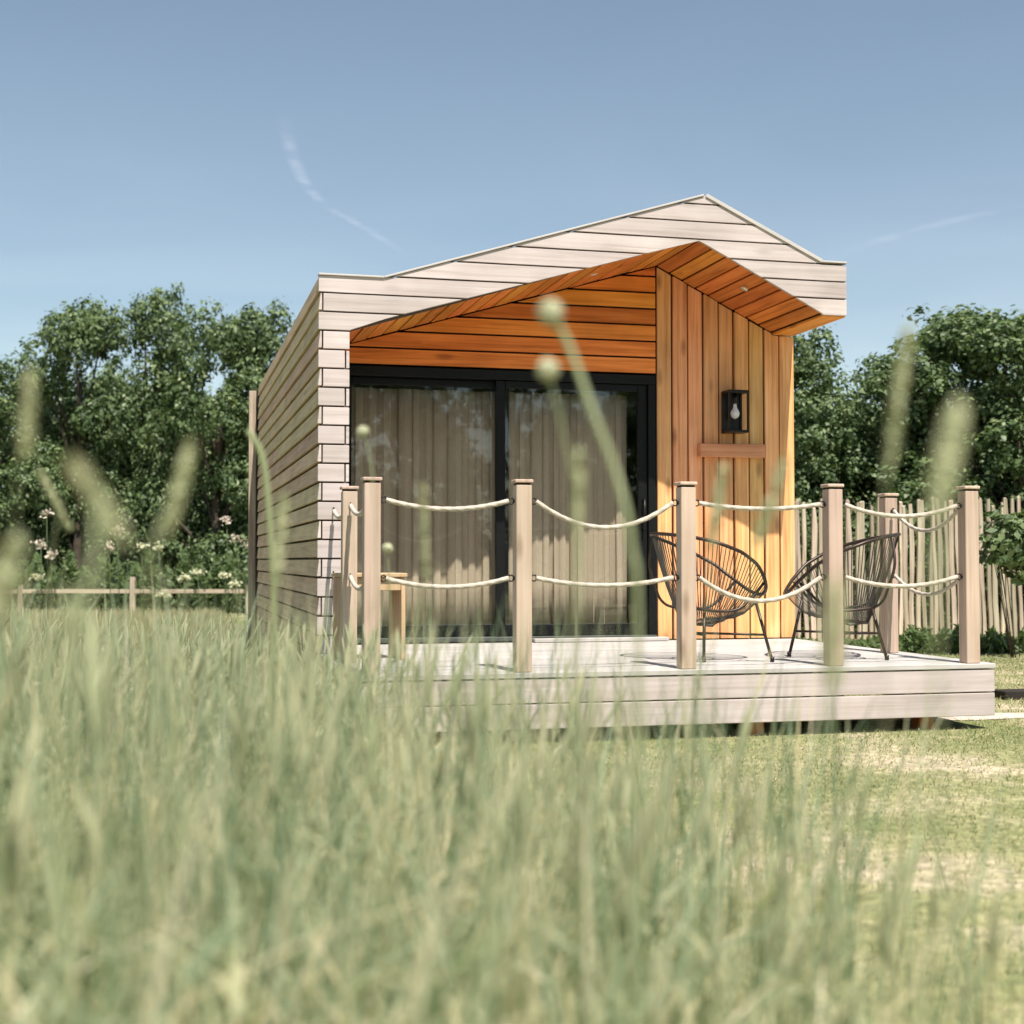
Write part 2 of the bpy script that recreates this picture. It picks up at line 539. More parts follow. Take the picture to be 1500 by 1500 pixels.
# gable face boards above the opening (front plane y = 0)
BOTF = [(0, 2.03), (0.196, 2.03), (0.19601, 2.052)] + BOT[3:]
TOPF = [(a, b - 0.012) for a, b in TOP]
j = -3
while Z0 + P * j < 3.04:
    z0 = Z0 + P * j + GAP / 2
    z1 = Z0 + P * (j + 1) - GAP / 2
    x0 = 0.030 if j % 2 == 0 else 0.0       # every second course stops short of the corner
    dy = random.uniform(-0.0015, 0.0015)
    band('front_board', z0, z1, x0, WX, TOPF, BOTF, -0.001 + dy, 0.021, M_pale_x)
    j += 1
# dark sheathing behind the gable boards
sh = [(0.012, 2.032), (0.19, 2.032)] + [(a, b + 0.018) for a, b in BOT[3:5]] + [(3.50, 2.288), (WX - 0.012, 2.288)] + \
     [(WX - 0.012, 2.62), (3.45, 2.62), (2.6, 3.02), (0.44, 2.36), (0.012, 2.36)]
prism('gable_core', sh, 'y', 0.0225, 0.060, M_batten, cabin, bev=0)

# left corner pier: interlocked blocks
for k in range(17):
    z1 = 2.03 - P * k - GAP / 2
    z0 = z1 - P + GAP
    dy = random.uniform(-0.0015, 0.0015)
    if k % 2 == 0:
        box('corner_block', 0.030, 0.196, dy, 0.024, z0, z1, M_pale_x, cabin, 0.0022)
    else:
        box('corner_block', 0.0, 0.166, dy, 0.024, z0, z1, M_pale_x, cabin, 0.0022)
        box('return_board', 0.176, 0.196, 0.004, BY - .004, z0, z1, M_pale_x, cabin, 0.002)
box('pier_core', 0.026, 0.172, 0.026, BY, 0.005, 2.03, M_batten, cabin, 0)

# left side wall boards
k = -3
while Z0 - P * (k + 1) > -0.30:
    z1 = Z0 - P * k - GAP / 2
    z0 = z1 - P + GAP + .004
    k += 1
    if z1 > Z0: continue
    kk = k - 1
    xo = random.uniform(-0.003, 0.002)
    y0 = 0.0 if kk % 2 == 1 else 0.026
    if z0 < 0: y0 = 0.03
    ys = [y0, LY]
    if kk % 3 == 1: ys = [y0, 3.0 + 0.5 * math.sin(kk), LY]
    elif kk % 3 == 2: ys = [y0, 4.2, LY]
    for a, b in zip(ys, ys[1:]):
        # slightly tilted cladding: lower edge proud
        pts = None
        bm = bmesh.new()
        x1 = 0.021
        vs = [bm.verts.new(p) for p in ((xo - .001, a, z0), (x1, a, z0), (x1, a, z1), (xo + .011, a, z1),
                                        (xo - .001, b - .003, z0), (x1, b - .003, z0), (x1, b - .003, z1), (xo + .011, b - .003, z1))]
        for f in ((0, 1, 2, 3), (7, 6, 5, 4), (0, 4, 5, 1), (1, 5, 6, 2), (2, 6, 7, 3), (3, 7, 4, 0)):
            bm.faces.new([vs[i] for i in f])
        bmesh.ops.bevel(bm, geom=bm.edges[:], offset=0.002, segments=1, affect='EDGES')
        me = bm_mesh('side_board', bm)
        me.materials.append(M_pale_y); me.materials.append(M_pale_x)
        for f in me.polygons:
            if f.normal.y < -.7: f.material_index = 1        # sawn end
        link('side_board', me, None, cabin)
box('side_wall_core', 0.023, 0.12, BY, LY - 0.02, -0.26, 2.37, M_dark, cabin, 0)
box('corner_trim', -0.085, -0.012, LY + 0.06, LY + 0.11, -0.33, 2.34, M_pal, cabin, 0.003)
box('rear_batten', -0.012, 0.02, LY + 0.005, LY + 0.11, -0.33, 2.34, M_dark, cabin, 0)

# recessed wall: horizontal cedar boards above the door
SOFB = [(a, b - 0.004) for a, b in SOF]
zj = 1.944
i = 0
while zj + P * i < 2.74:
    z0 = zj + P * i + 0.007
    z1 = zj + P * (i + 1) - 0.007
    band('wall_board', z0, z1, 0.200, 2.553, SOFB, [(0, 0), (4, 0)], BY - random.uniform(0, .004), BY + 0.02, M_ced_x)
    i += 1
# vertical cedar boards right of the door
nb = 9
bw = (WX - 2.560) / nb
TB = [(2.56, 2.738), (3.468, 2.281), (3.47, 2.262), (WX, 2.262)]
for i in range(nb):
    xa = 2.560 + bw * i + 0.007
    xb = 2.560 + bw * (i + 1) - 0.007
    if i == nb - 1: xb = WX
    y0 = BY - [0, .012, 0.002, .014, 0, .010, .002, .012, .004][i]
    pts = [(xa, 0.004), (xb, 0.004), (xb, lerp(xb, TB))]
    if xa < 3.468 < xb: pts += [(3.47, 2.262), (3.468, 2.281)]
    pts += [(xa, lerp(xa, TB))]
    prism('cladding_board', pts, 'y', y0, BY + 0.022, M_ced_z, cabin, 0.003)
core = [(2.56, -0.02), (WX - .004, -0.02), (WX - .004, 2.25), (3.47, 2.25), (2.56, 2.72)]
prism('front_wall_core', core, 'y', BY + 0.024, BY + 0.12, M_dark, cabin, 0)
prism('lintel_core', [(0.2, 1.95), (2.555, 1.95), (2.555, 2.72), (0.2, 2.04)], 'y', BY + 0.024, BY + 0.12, M_dark, cabin, 0)

# porch ceiling: boards running front to back under both slopes
def soffit(x0, z0, x1, z1, n):
    L = math.hypot(x1 - x0, z1 - z0)
    ux, uz = (x1 - x0) / L, (z1 - z0) / L
    nx_, nz_ = -uz, ux
    w = L / n
    for i in range(n):
        a = w * i + 0.0065
        b = w * (i + 1) - 0.0065
        o = random.uniform(0, .006)
        pts = [(x0 + ux * a + nx_ * o, z0 + uz * a + nz_ * o), (x0 + ux * b + nx_ * o, z0 + uz * b + nz_ * o),
               (x0 + ux * b + nx_ * .018, z0 + uz * b + nz_ * .018), (x0 + ux * a + nx_ * .018, z0 + uz * a + nz_ * .018)]
        prism('soffit_board', pts, 'y', 0.024, BY - 0.006 if True else BY, M_ced_y, cabin, 0.002)


soffit(0.198, 2.053, 2.56, 2.742, 21)
soffit(2.56, 2.742, 3.468, 2.287, 9)
prism('soffit_core', [(0.20, 2.075), (2.56, 2.763), (3.47, 2.307), (3.47, 2.34), (2.56, 2.80), (0.20, 2.11)], 'y', 0.062, BY + .1, M_dark, cabin, 0)
for (lx, ly, lz, sl_) in ((3.038, .35, 2.501, -.501), (1.947, .42, 2.563, .2918)):
    ax = Vector((-sl_, 0, 1)).normalized()
    c0 = Vector((lx, ly, lz))
    tube('downlight', [c0 - ax * .004, c0 + ax * .012], .028, M_lamp, cabin, 16)
box('eave_board', 3.476, WX, 0.024, BY - .006, 2.268, 2.286, M_ced_y, cabin, 0.002)
box('eave_edge', WX - 0.02, WX, 0.024, LY, 2.288, 2.63, M_pale_y, cabin, 0.002)

# roof, rear and right walls, floor, room
def slab(name, x0, z0, x1, z1, t, y0, y1, mat):
    prism(name, [(x0, z0), (x1, z1), (x1, z1 - t), (x0, z0 - t)], 'y', y0, y1, mat, cabin, 0)


slab('roof_slope', 0.43, 2.378, 2.598, 3.042, 0.05, 0.066, LY, M_roof)
slab('roof_slope', 2.602, 3.042, 3.46, 2.636, 0.05, 0.066, LY, M_roof)
box('roof_flat', 0.024, 0.43, 0.066, LY, 2.31, 2.372, M_roof, cabin, 0)
box('roof_flat', 3.462, WX - .024, 0.066, LY, 2.57, 2.634, M_roof, cabin, 0)
prism('rear_wall', [(0.024, -.26), (WX - .024, -.26), (WX - .024, 2.56), (3.44, 2.56), (2.6, 2.98), (0.44, 2.30), (0.024, 2.30)],
      'y', LY - 0.018, LY, M_pale_y, cabin, 0)
box('right_wall', WX - 0.10, WX - 0.022, BY + 0.13, LY - 0.02, -.26, 2.56, M_inner, cabin, 0)
for k in range(21):
    z1 = Z0 - P * k - GAP / 2
    box('side_board', WX - .02, WX, BY + 0.03, LY, z1 - P + GAP, min(z1, 2.26 if k == 1 else z1) if k != 0 else 2.286 - .003, M_pale_y, cabin, 0) if k > 1 else None
box('room_floor', 0.13, WX - .11, BY + 0.02, LY - 0.03, -0.06, 0.0, M_floor, cabin, 0)
box('room_wall', 0.14, WX - .11, LY - 0.10, LY - .02, 0.0, 2.5, M_inner, cabin, 0)
box('room_ceiling', 0.14, WX - .11, BY + 0.13, LY - .11, 2.0, 2.03, M_inner, cabin, 0)
box('floor_beam', 0.1, WX - .1, BY + .2, LY - .1, -.30, -.07, M_dark, cabin, 0)


# edging along the verge
def edging(x0, z0, x1, z1, h, y0=-0.012, up=0.0):
    L = math.hypot(x1 - x0, z1 - z0)
    nx_, nz_ = -(z1 - z0) / L, (x1 - x0) / L
    prism('verge_edging', [(x0 + nx_ * up, z0 + nz_ * up), (x1 + nx_ * up, z1 + nz_ * up), (x1 + nx_ * (up + h), z1 + nz_ * (up + h)),
                           (x0 + nx_ * (up + h), z0 + nz_ * (up + h))], 'y', y0, 0.064, M_flash, cabin, 0.002)


edging(0.42, 2.380, 2.594, 3.046, 0.012)
edging(2.606, 3.040, 3.461, 2.636, 0.024)
edging(0.0, 2.379, 0.417, 2.379, 0.012)
edging(3.464, 2.639, WX, 2.639, 0.012)

# ------------------------------------------------------------------ sliding door
door = empty('sliding_door', (0, 0, 0)); door.parent = cabin
Y = BY + 0.035


def dpart(name, x0, x1, y0, y1, z0, z1, mat, bev=0.003):
    return box(name, x0, x1, y0, y1, z0, z1, mat, door, bev)


dpart('head_frame', 0.205, 2.553, Y - .03, Y + .09, 1.868, 1.936, M_black)
dpart('jamb', 0.205, 0.262, Y - .03, Y + .09, 0.04, 1.866, M_black)
dpart('jamb', 2.498, 2.553, Y - .03, Y + .09, 0.04, 1.866, M_black)
dpart('sill', 0.205, 2.553, Y - .05, Y + .09, 0.006, 0.038, M_sill)
# leaves
for (a, b, yy) in ((0.264, 1.462, Y + .045), (1.358, 2.496, Y - .005)):
    dpart('bottom_rail', a + .07, b - .07, yy, yy + .04, 0.042, 0.122, M_black)
    dpart('top_rail', a + .07, b - .07, yy, yy + .04, 1.815, 1.865, M_black)
    dpart('stile', a, a + .068, yy - .001, yy + .041, 0.042, 1.865, M_black)
    dpart('stile', b - .068, b, yy - .001, yy + .041, 0.042, 1.865, M_black)
    dpart('pane', a + .066, b - .066, yy + .017, yy + .023, 0.118, 1.819, M_glass, 0)
bm = bmesh.new()
add_tube(bm, [(2.462, Y - .006, 0.80), (2.462, Y - .045, 0.80), (2.462, Y - .045, 1.02), (2.462, Y - .006, 1.02)], 0.008, 8)
link('handle', bm_mesh('handle', bm, True), M_iron, door)


# curtains behind the glass
def curtain(x0, x1, label, seed, side):
    rnd = random.Random(seed)
    n = 260
    verts, quads = [], []
    levels = [1.80, 1.3, 0.8, 0.4, 0.09]
    ph = [rnd.uniform(0, 6) for _ in range(4)]
    for li, z in enumerate(levels):
        for i in range(n + 1):
            t = i / n
            x = x0 + (x1 - x0) * t
            a = 0.009 + 0.003 * li
            y = BY + 0.175 + a * math.sin(2 * math.pi * 10 * t + ph[0] + 2.2 * math.sin(6 * t + ph[1]) + 1.1 * math.sin(17 * t + ph[3])) + 0.016 * math.sin(2 * math.pi * 3.3 * t + ph[2]) + 0.004 * li * math.sin(40 * t)
            verts.append((x + 0.008 * math.sin(2 * math.pi * 22 * t + ph[3]), y, z))
    for li in range(len(levels) - 1):
        for i in range(n):
            a = li * (n + 1) + i
            quads.append((a, a + 1, a + n + 2, a + n + 1))
    o = link('curtain', np_mesh('curtain', verts, quads=quads, smooth=True), M_curt)
    sm = o.modifiers.new('thickness', 'SOLIDIFY'); sm.thickness = 0.003
    tag(o, label, 'curtain', 'curtains behind the sliding door')


curtain(0.27, 1.40, 'pleated linen curtain filling the narrower glass leaf beside the pale corner pier', 3, 0)
curtain(1.46, 2.40, 'pleated linen curtain behind the glass leaf beside the orange boards', 5, 1)

# ------------------------------------------------------------------ lantern and wall rail
lan = empty('wall_lantern', (3.139, BY - 0.014, 1.52))
tag(lan, 'black box lantern with a clear bulb on the orange cedar wall', 'lantern')
box('back_plate', -.072, .072, -.008, 0.0, 0.0, .30, M_iron, lan, .002)
box('roof_plate', -.082, .082, -.15, -.009, .286, .308, M_iron, lan, .003)
box('base_plate', -.082, .082, -.15, -.009, -.004, .014, M_iron, lan, .003)
for sx in (-1, 1):
    for yy in (-.148, -.022):
        box('corner_bar', sx * .073 - .007, sx * .073 + .007, yy, yy + .013, .015, .285, M_iron, lan, .001)
bm = bmesh.new()
prof = [(.001, .222), (.011, .215), (.013, .196), (.016, .180), (.030, .158), (.034, .138), (.028, .118), (.014, .104), (.001, .100)]
ringN = 16
rg = []
for r_, z_ in prof:
    rg.append([bm.verts.new((r_ * math.cos(2 * math.pi * k / ringN), -.075 + r_ * math.sin(2 * math.pi * k / ringN), z_)) for k in range(ringN)])
for A, B in zip(rg, rg[1:]):
    for k in range(ringN): bm.faces.new((A[k], A[(k + 1) % ringN], B[(k + 1) % ringN], B[k]))
link('bulb', bm_mesh('bulb', bm, True), M_bulb, lan)
tube('socket', [(0, -.075, .285), (0, -.075, .212)], 0.015, M_iron, lan, 10)

wr = box('wall_shelf', 2.872, 3.385, BY - 0.075, BY - 0.016, 1.340, 1.438, M_tan, None, .004)
tag(wr, 'short horizontal cedar rail fixed to the vertical boards below the lantern', 'rail')

# ------------------------------------------------------------------ deck
deck = empty('timber_deck', (0, 0, 0))
tag(deck, 'low pale timber deck with two fascia boards in front of the cabin', 'deck')
DF, XD0, XD1 = -1.79, 0.012, 3.618
pw = 0.142
yy = DF
i = 0
while yy < BY - 0.05:
    y1 = min(yy + pw - .005, BY - 0.055)
    x0 = XD0
    if y1 > 0.0: x0 = 0.205
    if y1 > 0 and yy < 0: x0 = XD0 if y1 < .02 else 0.205
    box('deck_board', x0, XD1, yy, y1, -0.028, random.uniform(-.0008, .0008), M_deck, deck, .003)
    yy += pw
    i += 1
for z0, z1 in ((-0.158, -0.034), (-0.292, -0.165)):
    box('fascia_board', XD0 + .004, XD1 - .006, DF + .006, DF + .028, z0, z1, M_pale_x, deck, .003)
    box('side_fascia', XD1 - .028, XD1 - .006, DF + .030, BY - .06, z0, z1, M_pale_y, deck, .003)
    box('side_fascia', XD0 + .004, XD0 + .026, DF + .030, -.01, z0, z1, M_pale_y, deck, .003)
for k in range(6):
    x = 0.15 + k * 0.66
    box('joist', x, x + .05, DF + .06, BY - .08, -.16, -.030, M_dark, deck, 0)
for x in (0.25, 1.2, 2.2, 3.23):
    for y in (-1.66, -.6, .4):
        box('deck_foot', x - .045, x + .045, y - .045, y + .045, GZ - .02, -.161, M_foot, deck, .004)

# door step board in front of the sill
st = box('door_step', 1.60, 2.60, BY - .14, BY - .058, .003, .028, M_deck, None, .003)
tag(st, 'thin pale threshold board lying before the sliding door', 'threshold')


# ------------------------------------------------------------------ posts
def make_post(loc, label, eyes):
    t = empty('railing_post', loc)
    tag(t, label, 'post', 'square posts of the rope railing')
    box('shaft', -.042, .042, -.042, .042, 0.001, .972, M_post, t, .004)
    box('neck', -.036, .036, -.036, .036, .972, .982, M_dark, t, 0)  # near-black colour puts in the shadow line below the cap
    bm = bmesh.new()
    add_box(bm, -.049, .049, -.049, .049, .982, 1.000)
    bmesh.ops.bevel(bm, geom=bm.edges[:], offset=.004, segments=1, affect='EDGES')
    link('cap', bm_mesh('cap', bm), M_post, t)
    for (dx, dy, z) in eyes:
        bm = bmesh.new()
        c = Vector((dx * .062, dy * .062, z))
        s = Vector((-dy, dx, 0))
        pts = [c + Vector((dx, dy, 0)) * (.016 * math.cos(a)) + Vector((0, 0, 1)) * (.016 * math.sin(a)) for a in [2 * math.pi * q / 12 for q in range(12)]]
        add_tube(bm, pts, .0042, 6, closed=True)
        add_tube(bm, [Vector((dx * .040, dy * .040, z)), Vector((dx * .050, dy * .050, z))], .009, 8)
        link('eye_bolt', bm_mesh('eye_bolt', bm, True), M_iron, t)
    return t


PD = -1.73
ZU, ZL = 0.888, 0.487
PX = [0.087, 0.878, 1.786, 2.6475, 3.489]
make_post((PX[0], PD, 0), 'front railing post nearest the pale corner pier, behind tall grass', [(1, 0, ZU), (1, 0, ZL), (0, 1, ZU), (0, 1, ZL)])
make_post((PX[1], PD, 0), 'railing post standing before the middle of the sliding door', [(-1, 0, ZU), (1, 0, ZU), (-1, 0, ZL), (1, 0, ZL)])
make_post((PX[2], PD, 0), 'railing post partly hiding the chair that stands by the door', [(-1, 0, ZU), (1, 0, ZU), (-1, 0, ZL), (1, 0, ZL)])
make_post((PX[3], PD, 0), 'railing post partly hiding the chair nearer the paling fence', [(-1, 0, ZU), (1, 0, ZU), (-1, 0, ZL), (1, 0, ZL)])
make_post((PX[4], PD, 0), 'outermost front railing post at the deck corner toward the lawn', [(-1, 0, ZU), (-1, 0, ZL), (0, 1, ZU), (0, 1, ZL)])
make_post((3.489, -0.833, 0), 'railing post at the far side edge of the deck, behind a woven chair', [(0, -1, ZU), (0, -1, ZL)])
make_post((0.087, -0.857, 0), 'railing post set back close against the pale corner pier', [(0, -1, ZU), (0, -1, ZL), (0, 1, ZU), (0, 1, ZL)])


# ropes
def rope(a, b, sag, label, r=.0125):
    a, b = Vector(a), Vector(b)
    pts = []
    n = 90
    for i in range(n + 1):
        t = i / n
        p = a.lerp(b, t)
        p.z -= sag * 4 * t * (1 - t)
        pts.append(p)
    o = tube('rope', pts, r, M_rope, None, 12, False, 0.75, 3)
    tag(o, label, 'rope', 'rope swags of the deck railing')


e = .074
names_u = ['upper rope swag in front of the narrower curtained glass leaf', 'deeply sagging upper rope in front of the glass leaf by the orange boards',
           'upper rope swag crossing before the vertical orange boards', 'upper rope swag at the fence end of the deck front']
names_l = ['lower rope swag between the wooden stool and the door middle', 'lower rope swag below the deepest upper rope, by the door',
           'lower rope hanging across the front of the chair by the door', 'lower rope hanging across the chair nearer the paling fence']
su = [.045, .135, .028, .062]
sb = [.045, .040, .128, .052]
for i in range(4):
    rope((PX[i] + e, PD, ZU), (PX[i + 1] - e, PD, ZU), su[i], names_u[i])
    rope((PX[i] + e, PD, ZL), (PX[i + 1] - e, PD, ZL), sb[i], names_l[i])
rope((3.489, PD + e, ZU), (3.489, -0.833 - e, ZU), .13, 'upper rope running back along the fence side of the deck', .011)
rope((3.489, PD + e, ZL), (3.489, -0.833 - e, ZL), .11, 'lower rope running back along the fence side of the deck', .011)
rope((0.087, PD + e, ZU), (0.087, -0.857 - e, ZU), .06, 'upper rope between the two posts next to the corner pier')
rope((0.087, PD + e, ZL), (0.087, -0.857 - e, ZL), .06, 'lower rope between the two posts next to the corner pier')
rope((0.087, -0.857 + e, ZU), (0.097, -0.05, ZU), .05, 'upper rope from the set-back post to a hook on the corner pier')
rope((0.087, -0.857 + e, ZL), (0.097, -0.05, ZL), .05, 'lower rope from the set-back post to a hook on the corner pier')
for z in (ZU, ZL):
    bm = bmesh.new()
    pts = [Vector((0.097, -.026 + .022 * math.cos(a), z + .022 * math.sin(a))) for a in [2 * math.pi * q / 14 for q in range(12)]]
    add_tube(bm, pts, .005, 6)
    tag(link('rope_hook', bm_mesh('rope_hook', bm, True), M_iron),
        'dark steel hook on the corner pier holding the ' + ('upper' if z == ZU else 'lower') + ' rope end', 'hook', 'rope hooks on the corner pier')


# ------------------------------------------------------------------ woven chairs
def make_chair(loc, rz, label, feet, flip=1):
    t = empty('woven_chair', loc, rz)
    tag(t, label, 'chair', 'round woven chairs on the deck')
    zp = [(-.34, .735), (-.22, .715), (-.10, .685), (.06, .625), (.18, .555), (.27, .462), (.34, .372)]

    def rim(a):
        x = .335 * math.cos(a); y = .345 * math.sin(a)
        if x < 0: y *= 1 - .25 * (x / .335) ** 2
        return Vector((x, y, lerp(x, zp)))
    n = 72
    tube('rim', [rim(2 * math.pi * k / n) for k in range(n)], .0105, M_rust, t, 8, True)

    def low(a):
        return Vector((-.03 + .12 * math.cos(a), .14 * math.sin(a), .222 + .014 * math.cos(a)))
    tube('seat_ring', [low(2 * math.pi * k / 40) for k in range(40)], .007, M_rust, t, 6, True)
    bm = bmesh.new()
    m = 88
    for k in range(m):
        a = 2 * math.pi * (k + .5) / m
        p, q = rim(a), low(a)
        pts = [p]
        for s in (.25, .5, .75):
            c = p.lerp(q, s)
            c.z -= .045 * math.sin(math.pi * s)
            pts.append(c)
        pts.append(q)
        add_tube(bm, pts, .0025, 4, cap=False)
    # seat web across the ring
    for k in range(12):
        y = -.13 + .0236 * k
        w = .12 * math.sqrt(max(0, 1 - (y / .14) ** 2))
        add_tube(bm, [(-.03 - w, y, .208), (-.03, y, .198), (-.03 + w, y, .236)], .0036, 4, cap=False)
    cords = link('cords', bm_mesh('cords', bm, True), M_cord, t)
    # curved back struts
    for s in (-1, 1):
        pr = rim(math.radians(180 - s * 38))
        pts = [pr, Vector((-.27, s * .24, .56)), Vector((-.235, s * .235, .43)), Vector((-.20, s * .22, .34)), Vector((-.12, s * .2, .300)), Vector((.10, s * .2, .300)), rim(s * math.radians(35)) + Vector((-.01, 0, -.008))]
        # smooth the polyline
        sp = []
        for i in range(len(pts) - 1):
            p0 = pts[max(i - 1, 0)]; p1 = pts[i]; p2 = pts[i + 1]; p3 = pts[min(i + 2, len(pts) - 1)]
            for q in range(6):
                u = q / 6
                sp.append(0.5 * ((2 * p1) + (-p0 + p2) * u + (2 * p0 - 5 * p1 + 4 * p2 - p3) * u * u + (-p0 + 3 * p1 - 3 * p2 + p3) * u ** 3))
        sp.append(pts[-1])
        tube('side_strut', sp, .0085, M_rust, t, 8)
    tops = []
    for (tx, ty, tz, fx, fy) in feet:
        a = Vector((tx, ty, tz)); b = Vector((fx, fy, .008))
        tube('leg', [a, b], .0095, M_rust, t, 8)
        tube('foot', [b + Vector((0, 0, -.007)), b + Vector((0, 0, .022))], .0125, M_iron, t, 8)
        tops.append(a.lerp(b, (tz - .155) / (tz - .008)))
    tube('brace', [tops[0], tops[2]], .007, M_rust, t, 8)
    tube('brace', [tops[1], tops[2]], .007, M_rust, t, 8)
    return t


def feet(loc, rz, world):
    """feet given on the deck, brought into the chair's own frame, with the leg tops drawn in toward the seat"""
    out = []
    for (wx, wy, pull, tz) in world:
        dx, dy = wx - loc[0], wy - loc[1]
        lx = dx * math.cos(rz) + dy * math.sin(rz)
        ly = -dx * math.sin(rz) + dy * math.cos(rz)
        out.append((lx * (1 - pull), ly * (1 - pull), tz, lx, ly))
    return out


C1, A1 = (2.155, -1.12, 0), R(2)
make_chair(C1, A1, 'round dark woven chair standing by the door, facing the other chair',
           feet(C1, A1, [(2.429, -1.409, .24, .335), (2.052, -1.315, .1, .28), (2.035, -1.05, .2, .33)]))
C2, A2 = (2.985, -1.18, 0), R(160)
make_chair(C2, A2, 'round dark woven chair nearer the paling fence, turned toward the cabin',
           feet(C2, A2, [(2.719, -1.018, .25, .34), (2.80, -1.36, .2, .30), (3.144, -1.42, .33, .31)]))

# ------------------------------------------------------------------ stool
stl = empty('wooden_stool', (0.235, -0.62, 0), R(6))
tag(stl, 'small plank stool on the deck behind the first rope railing', 'stool')
box('top_board', -.19, .19, -.16, -.002, .482, .506, M_stool, stl, .004)
box('top_board', -.19, .19, .004, .16, .482, .506, M_stool, stl, .004)
for s in (-1, 1):
    bm = bmesh.new()
    o = .17 if s > 0 else -.17
    pts = [(-.14, .481), (.14, .481), (.15, .002), (.06, .002), (0, .10), (-.06, .002), (-.15, .002)]
    prism('side_panel', pts, 'x', o - .012, o + .012, M_stool, stl, .003)
box('apron', -.157, .157, -.135, -.115, .405, .479, M_stool, stl, .003)
box('apron', -.157, .157, .115, .135, .405, .479, M_stool, stl, .003)

# ------------------------------------------------------------------ paling fence
fence = empty('paling_fence', (6.0, 5.55, GZ))
tag(fence, 'weathered split chestnut paling fence along the lawn beyond the deck', 'fence')
pale_meshes = []
for v in range(10):
    rnd = random.Random(v)
    bm = bmesh.new()
    w = rnd.uniform(.022, .032); d = rnd.uniform(.009, .014)
    H = rnd.uniform(1.56, 1.70)
    nseg = 7
    rings = []
    for i in range(nseg + 1):
        z = H * i / nseg
        ox = .008 * math.sin(i * 1.1 + v) + rnd.uniform(-.004, .004)
        k = 1.0 if i < nseg else rnd.uniform(.35, .95)
        ww = w * k * rnd.uniform(.9, 1.1)
        dz = [rnd.uniform(-.02, .02) if i == nseg else 0 for _ in range(4)]
        rings.append([bm.verts.new((ox + sx * ww, sy * d, z + dz[q])) for q, (sx, sy) in enumerate(((-1, -1), (1, -.7), (.8, 1), (-1, .8)))])
    for A, B in zip(rings, rings[1:]):
        for q in range(4): bm.faces.new((A[q], A[(q + 1) % 4], B[(q + 1) % 4], B[q]))
    bm.faces.new(rings[0][::-1]); bm.faces.new(rings[-1])
    me = bm_mesh('pale', bm)
    me.materials.append(M_pal)
    pale_meshes.append(me)
x = -1.3
i = 0
while x < 5.6:
    o = link('pale', pale_meshes[(i * 7 + i // 3) % 10], None, fence, (x, random.uniform(-.006, .006), random.uniform(-.03, .0) + 0.02 * max(0, x)))
    o.rotation_euler = (0, R(random.uniform(-1.6, 1.6)), random.choice((0, math.pi)) + R(random.uniform(-8, 8)))
    x += random.uniform(.068, .086)
    i += 1
for z in (0.30, 1.25):
    tube('wire', [(-1.4 + k * .1, .022 + .004 * math.sin(k * 3), z + .015 * math.sin(k * .33)) for k in range(72)], .004, M_rust, fence, 5)
for xx in (-.9, 1.1, 3.1, 5.1):
    tube('post', [(xx, .075, -.02), (xx + .01, .075, 1.62)], .038, M_pal, fence, 9)

# ------------------------------------------------------------------ low rail fence far left
a = plan(-160, 24.5); b = plan(420, 24.5)
ang = math.atan2(b[1] - a[1], b[0] - a[0])
Lf = math.hypot(b[0] - a[0], b[1] - a[1])
lf = empty('rail_fence', (a[0], a[1], GZ), ang)
tag(lf, 'low wooden rail fence at the end of the meadow before the trees', 'fence')
xs = [0.15, 2.3, 4.27, 6.3]
for q, xx in enumerate(xs):
    box('post', xx - .045, xx + .045, -.045, .045, -.02, .66 if q == 2 else .52, M_pal, lf, .004)
for xa, xb in zip([0.0] + xs[1:], xs[1:] + [Lf]):
    box('rail', xa + .05, xb - .05, -.075, -.047, .375, .445, M_rail, lf, .004)

# dark low box added where a shadow strip crosses the lawn
shadow_strip = box('lawn_shadow_strip', 4.62, 7.6, -.36, -.20, GZ - .01, GZ + .06, M_dark, None, .006)
tag(shadow_strip, 'dark low strip added for a shadow on the lawn beyond the deck corner', 'shadow strip')


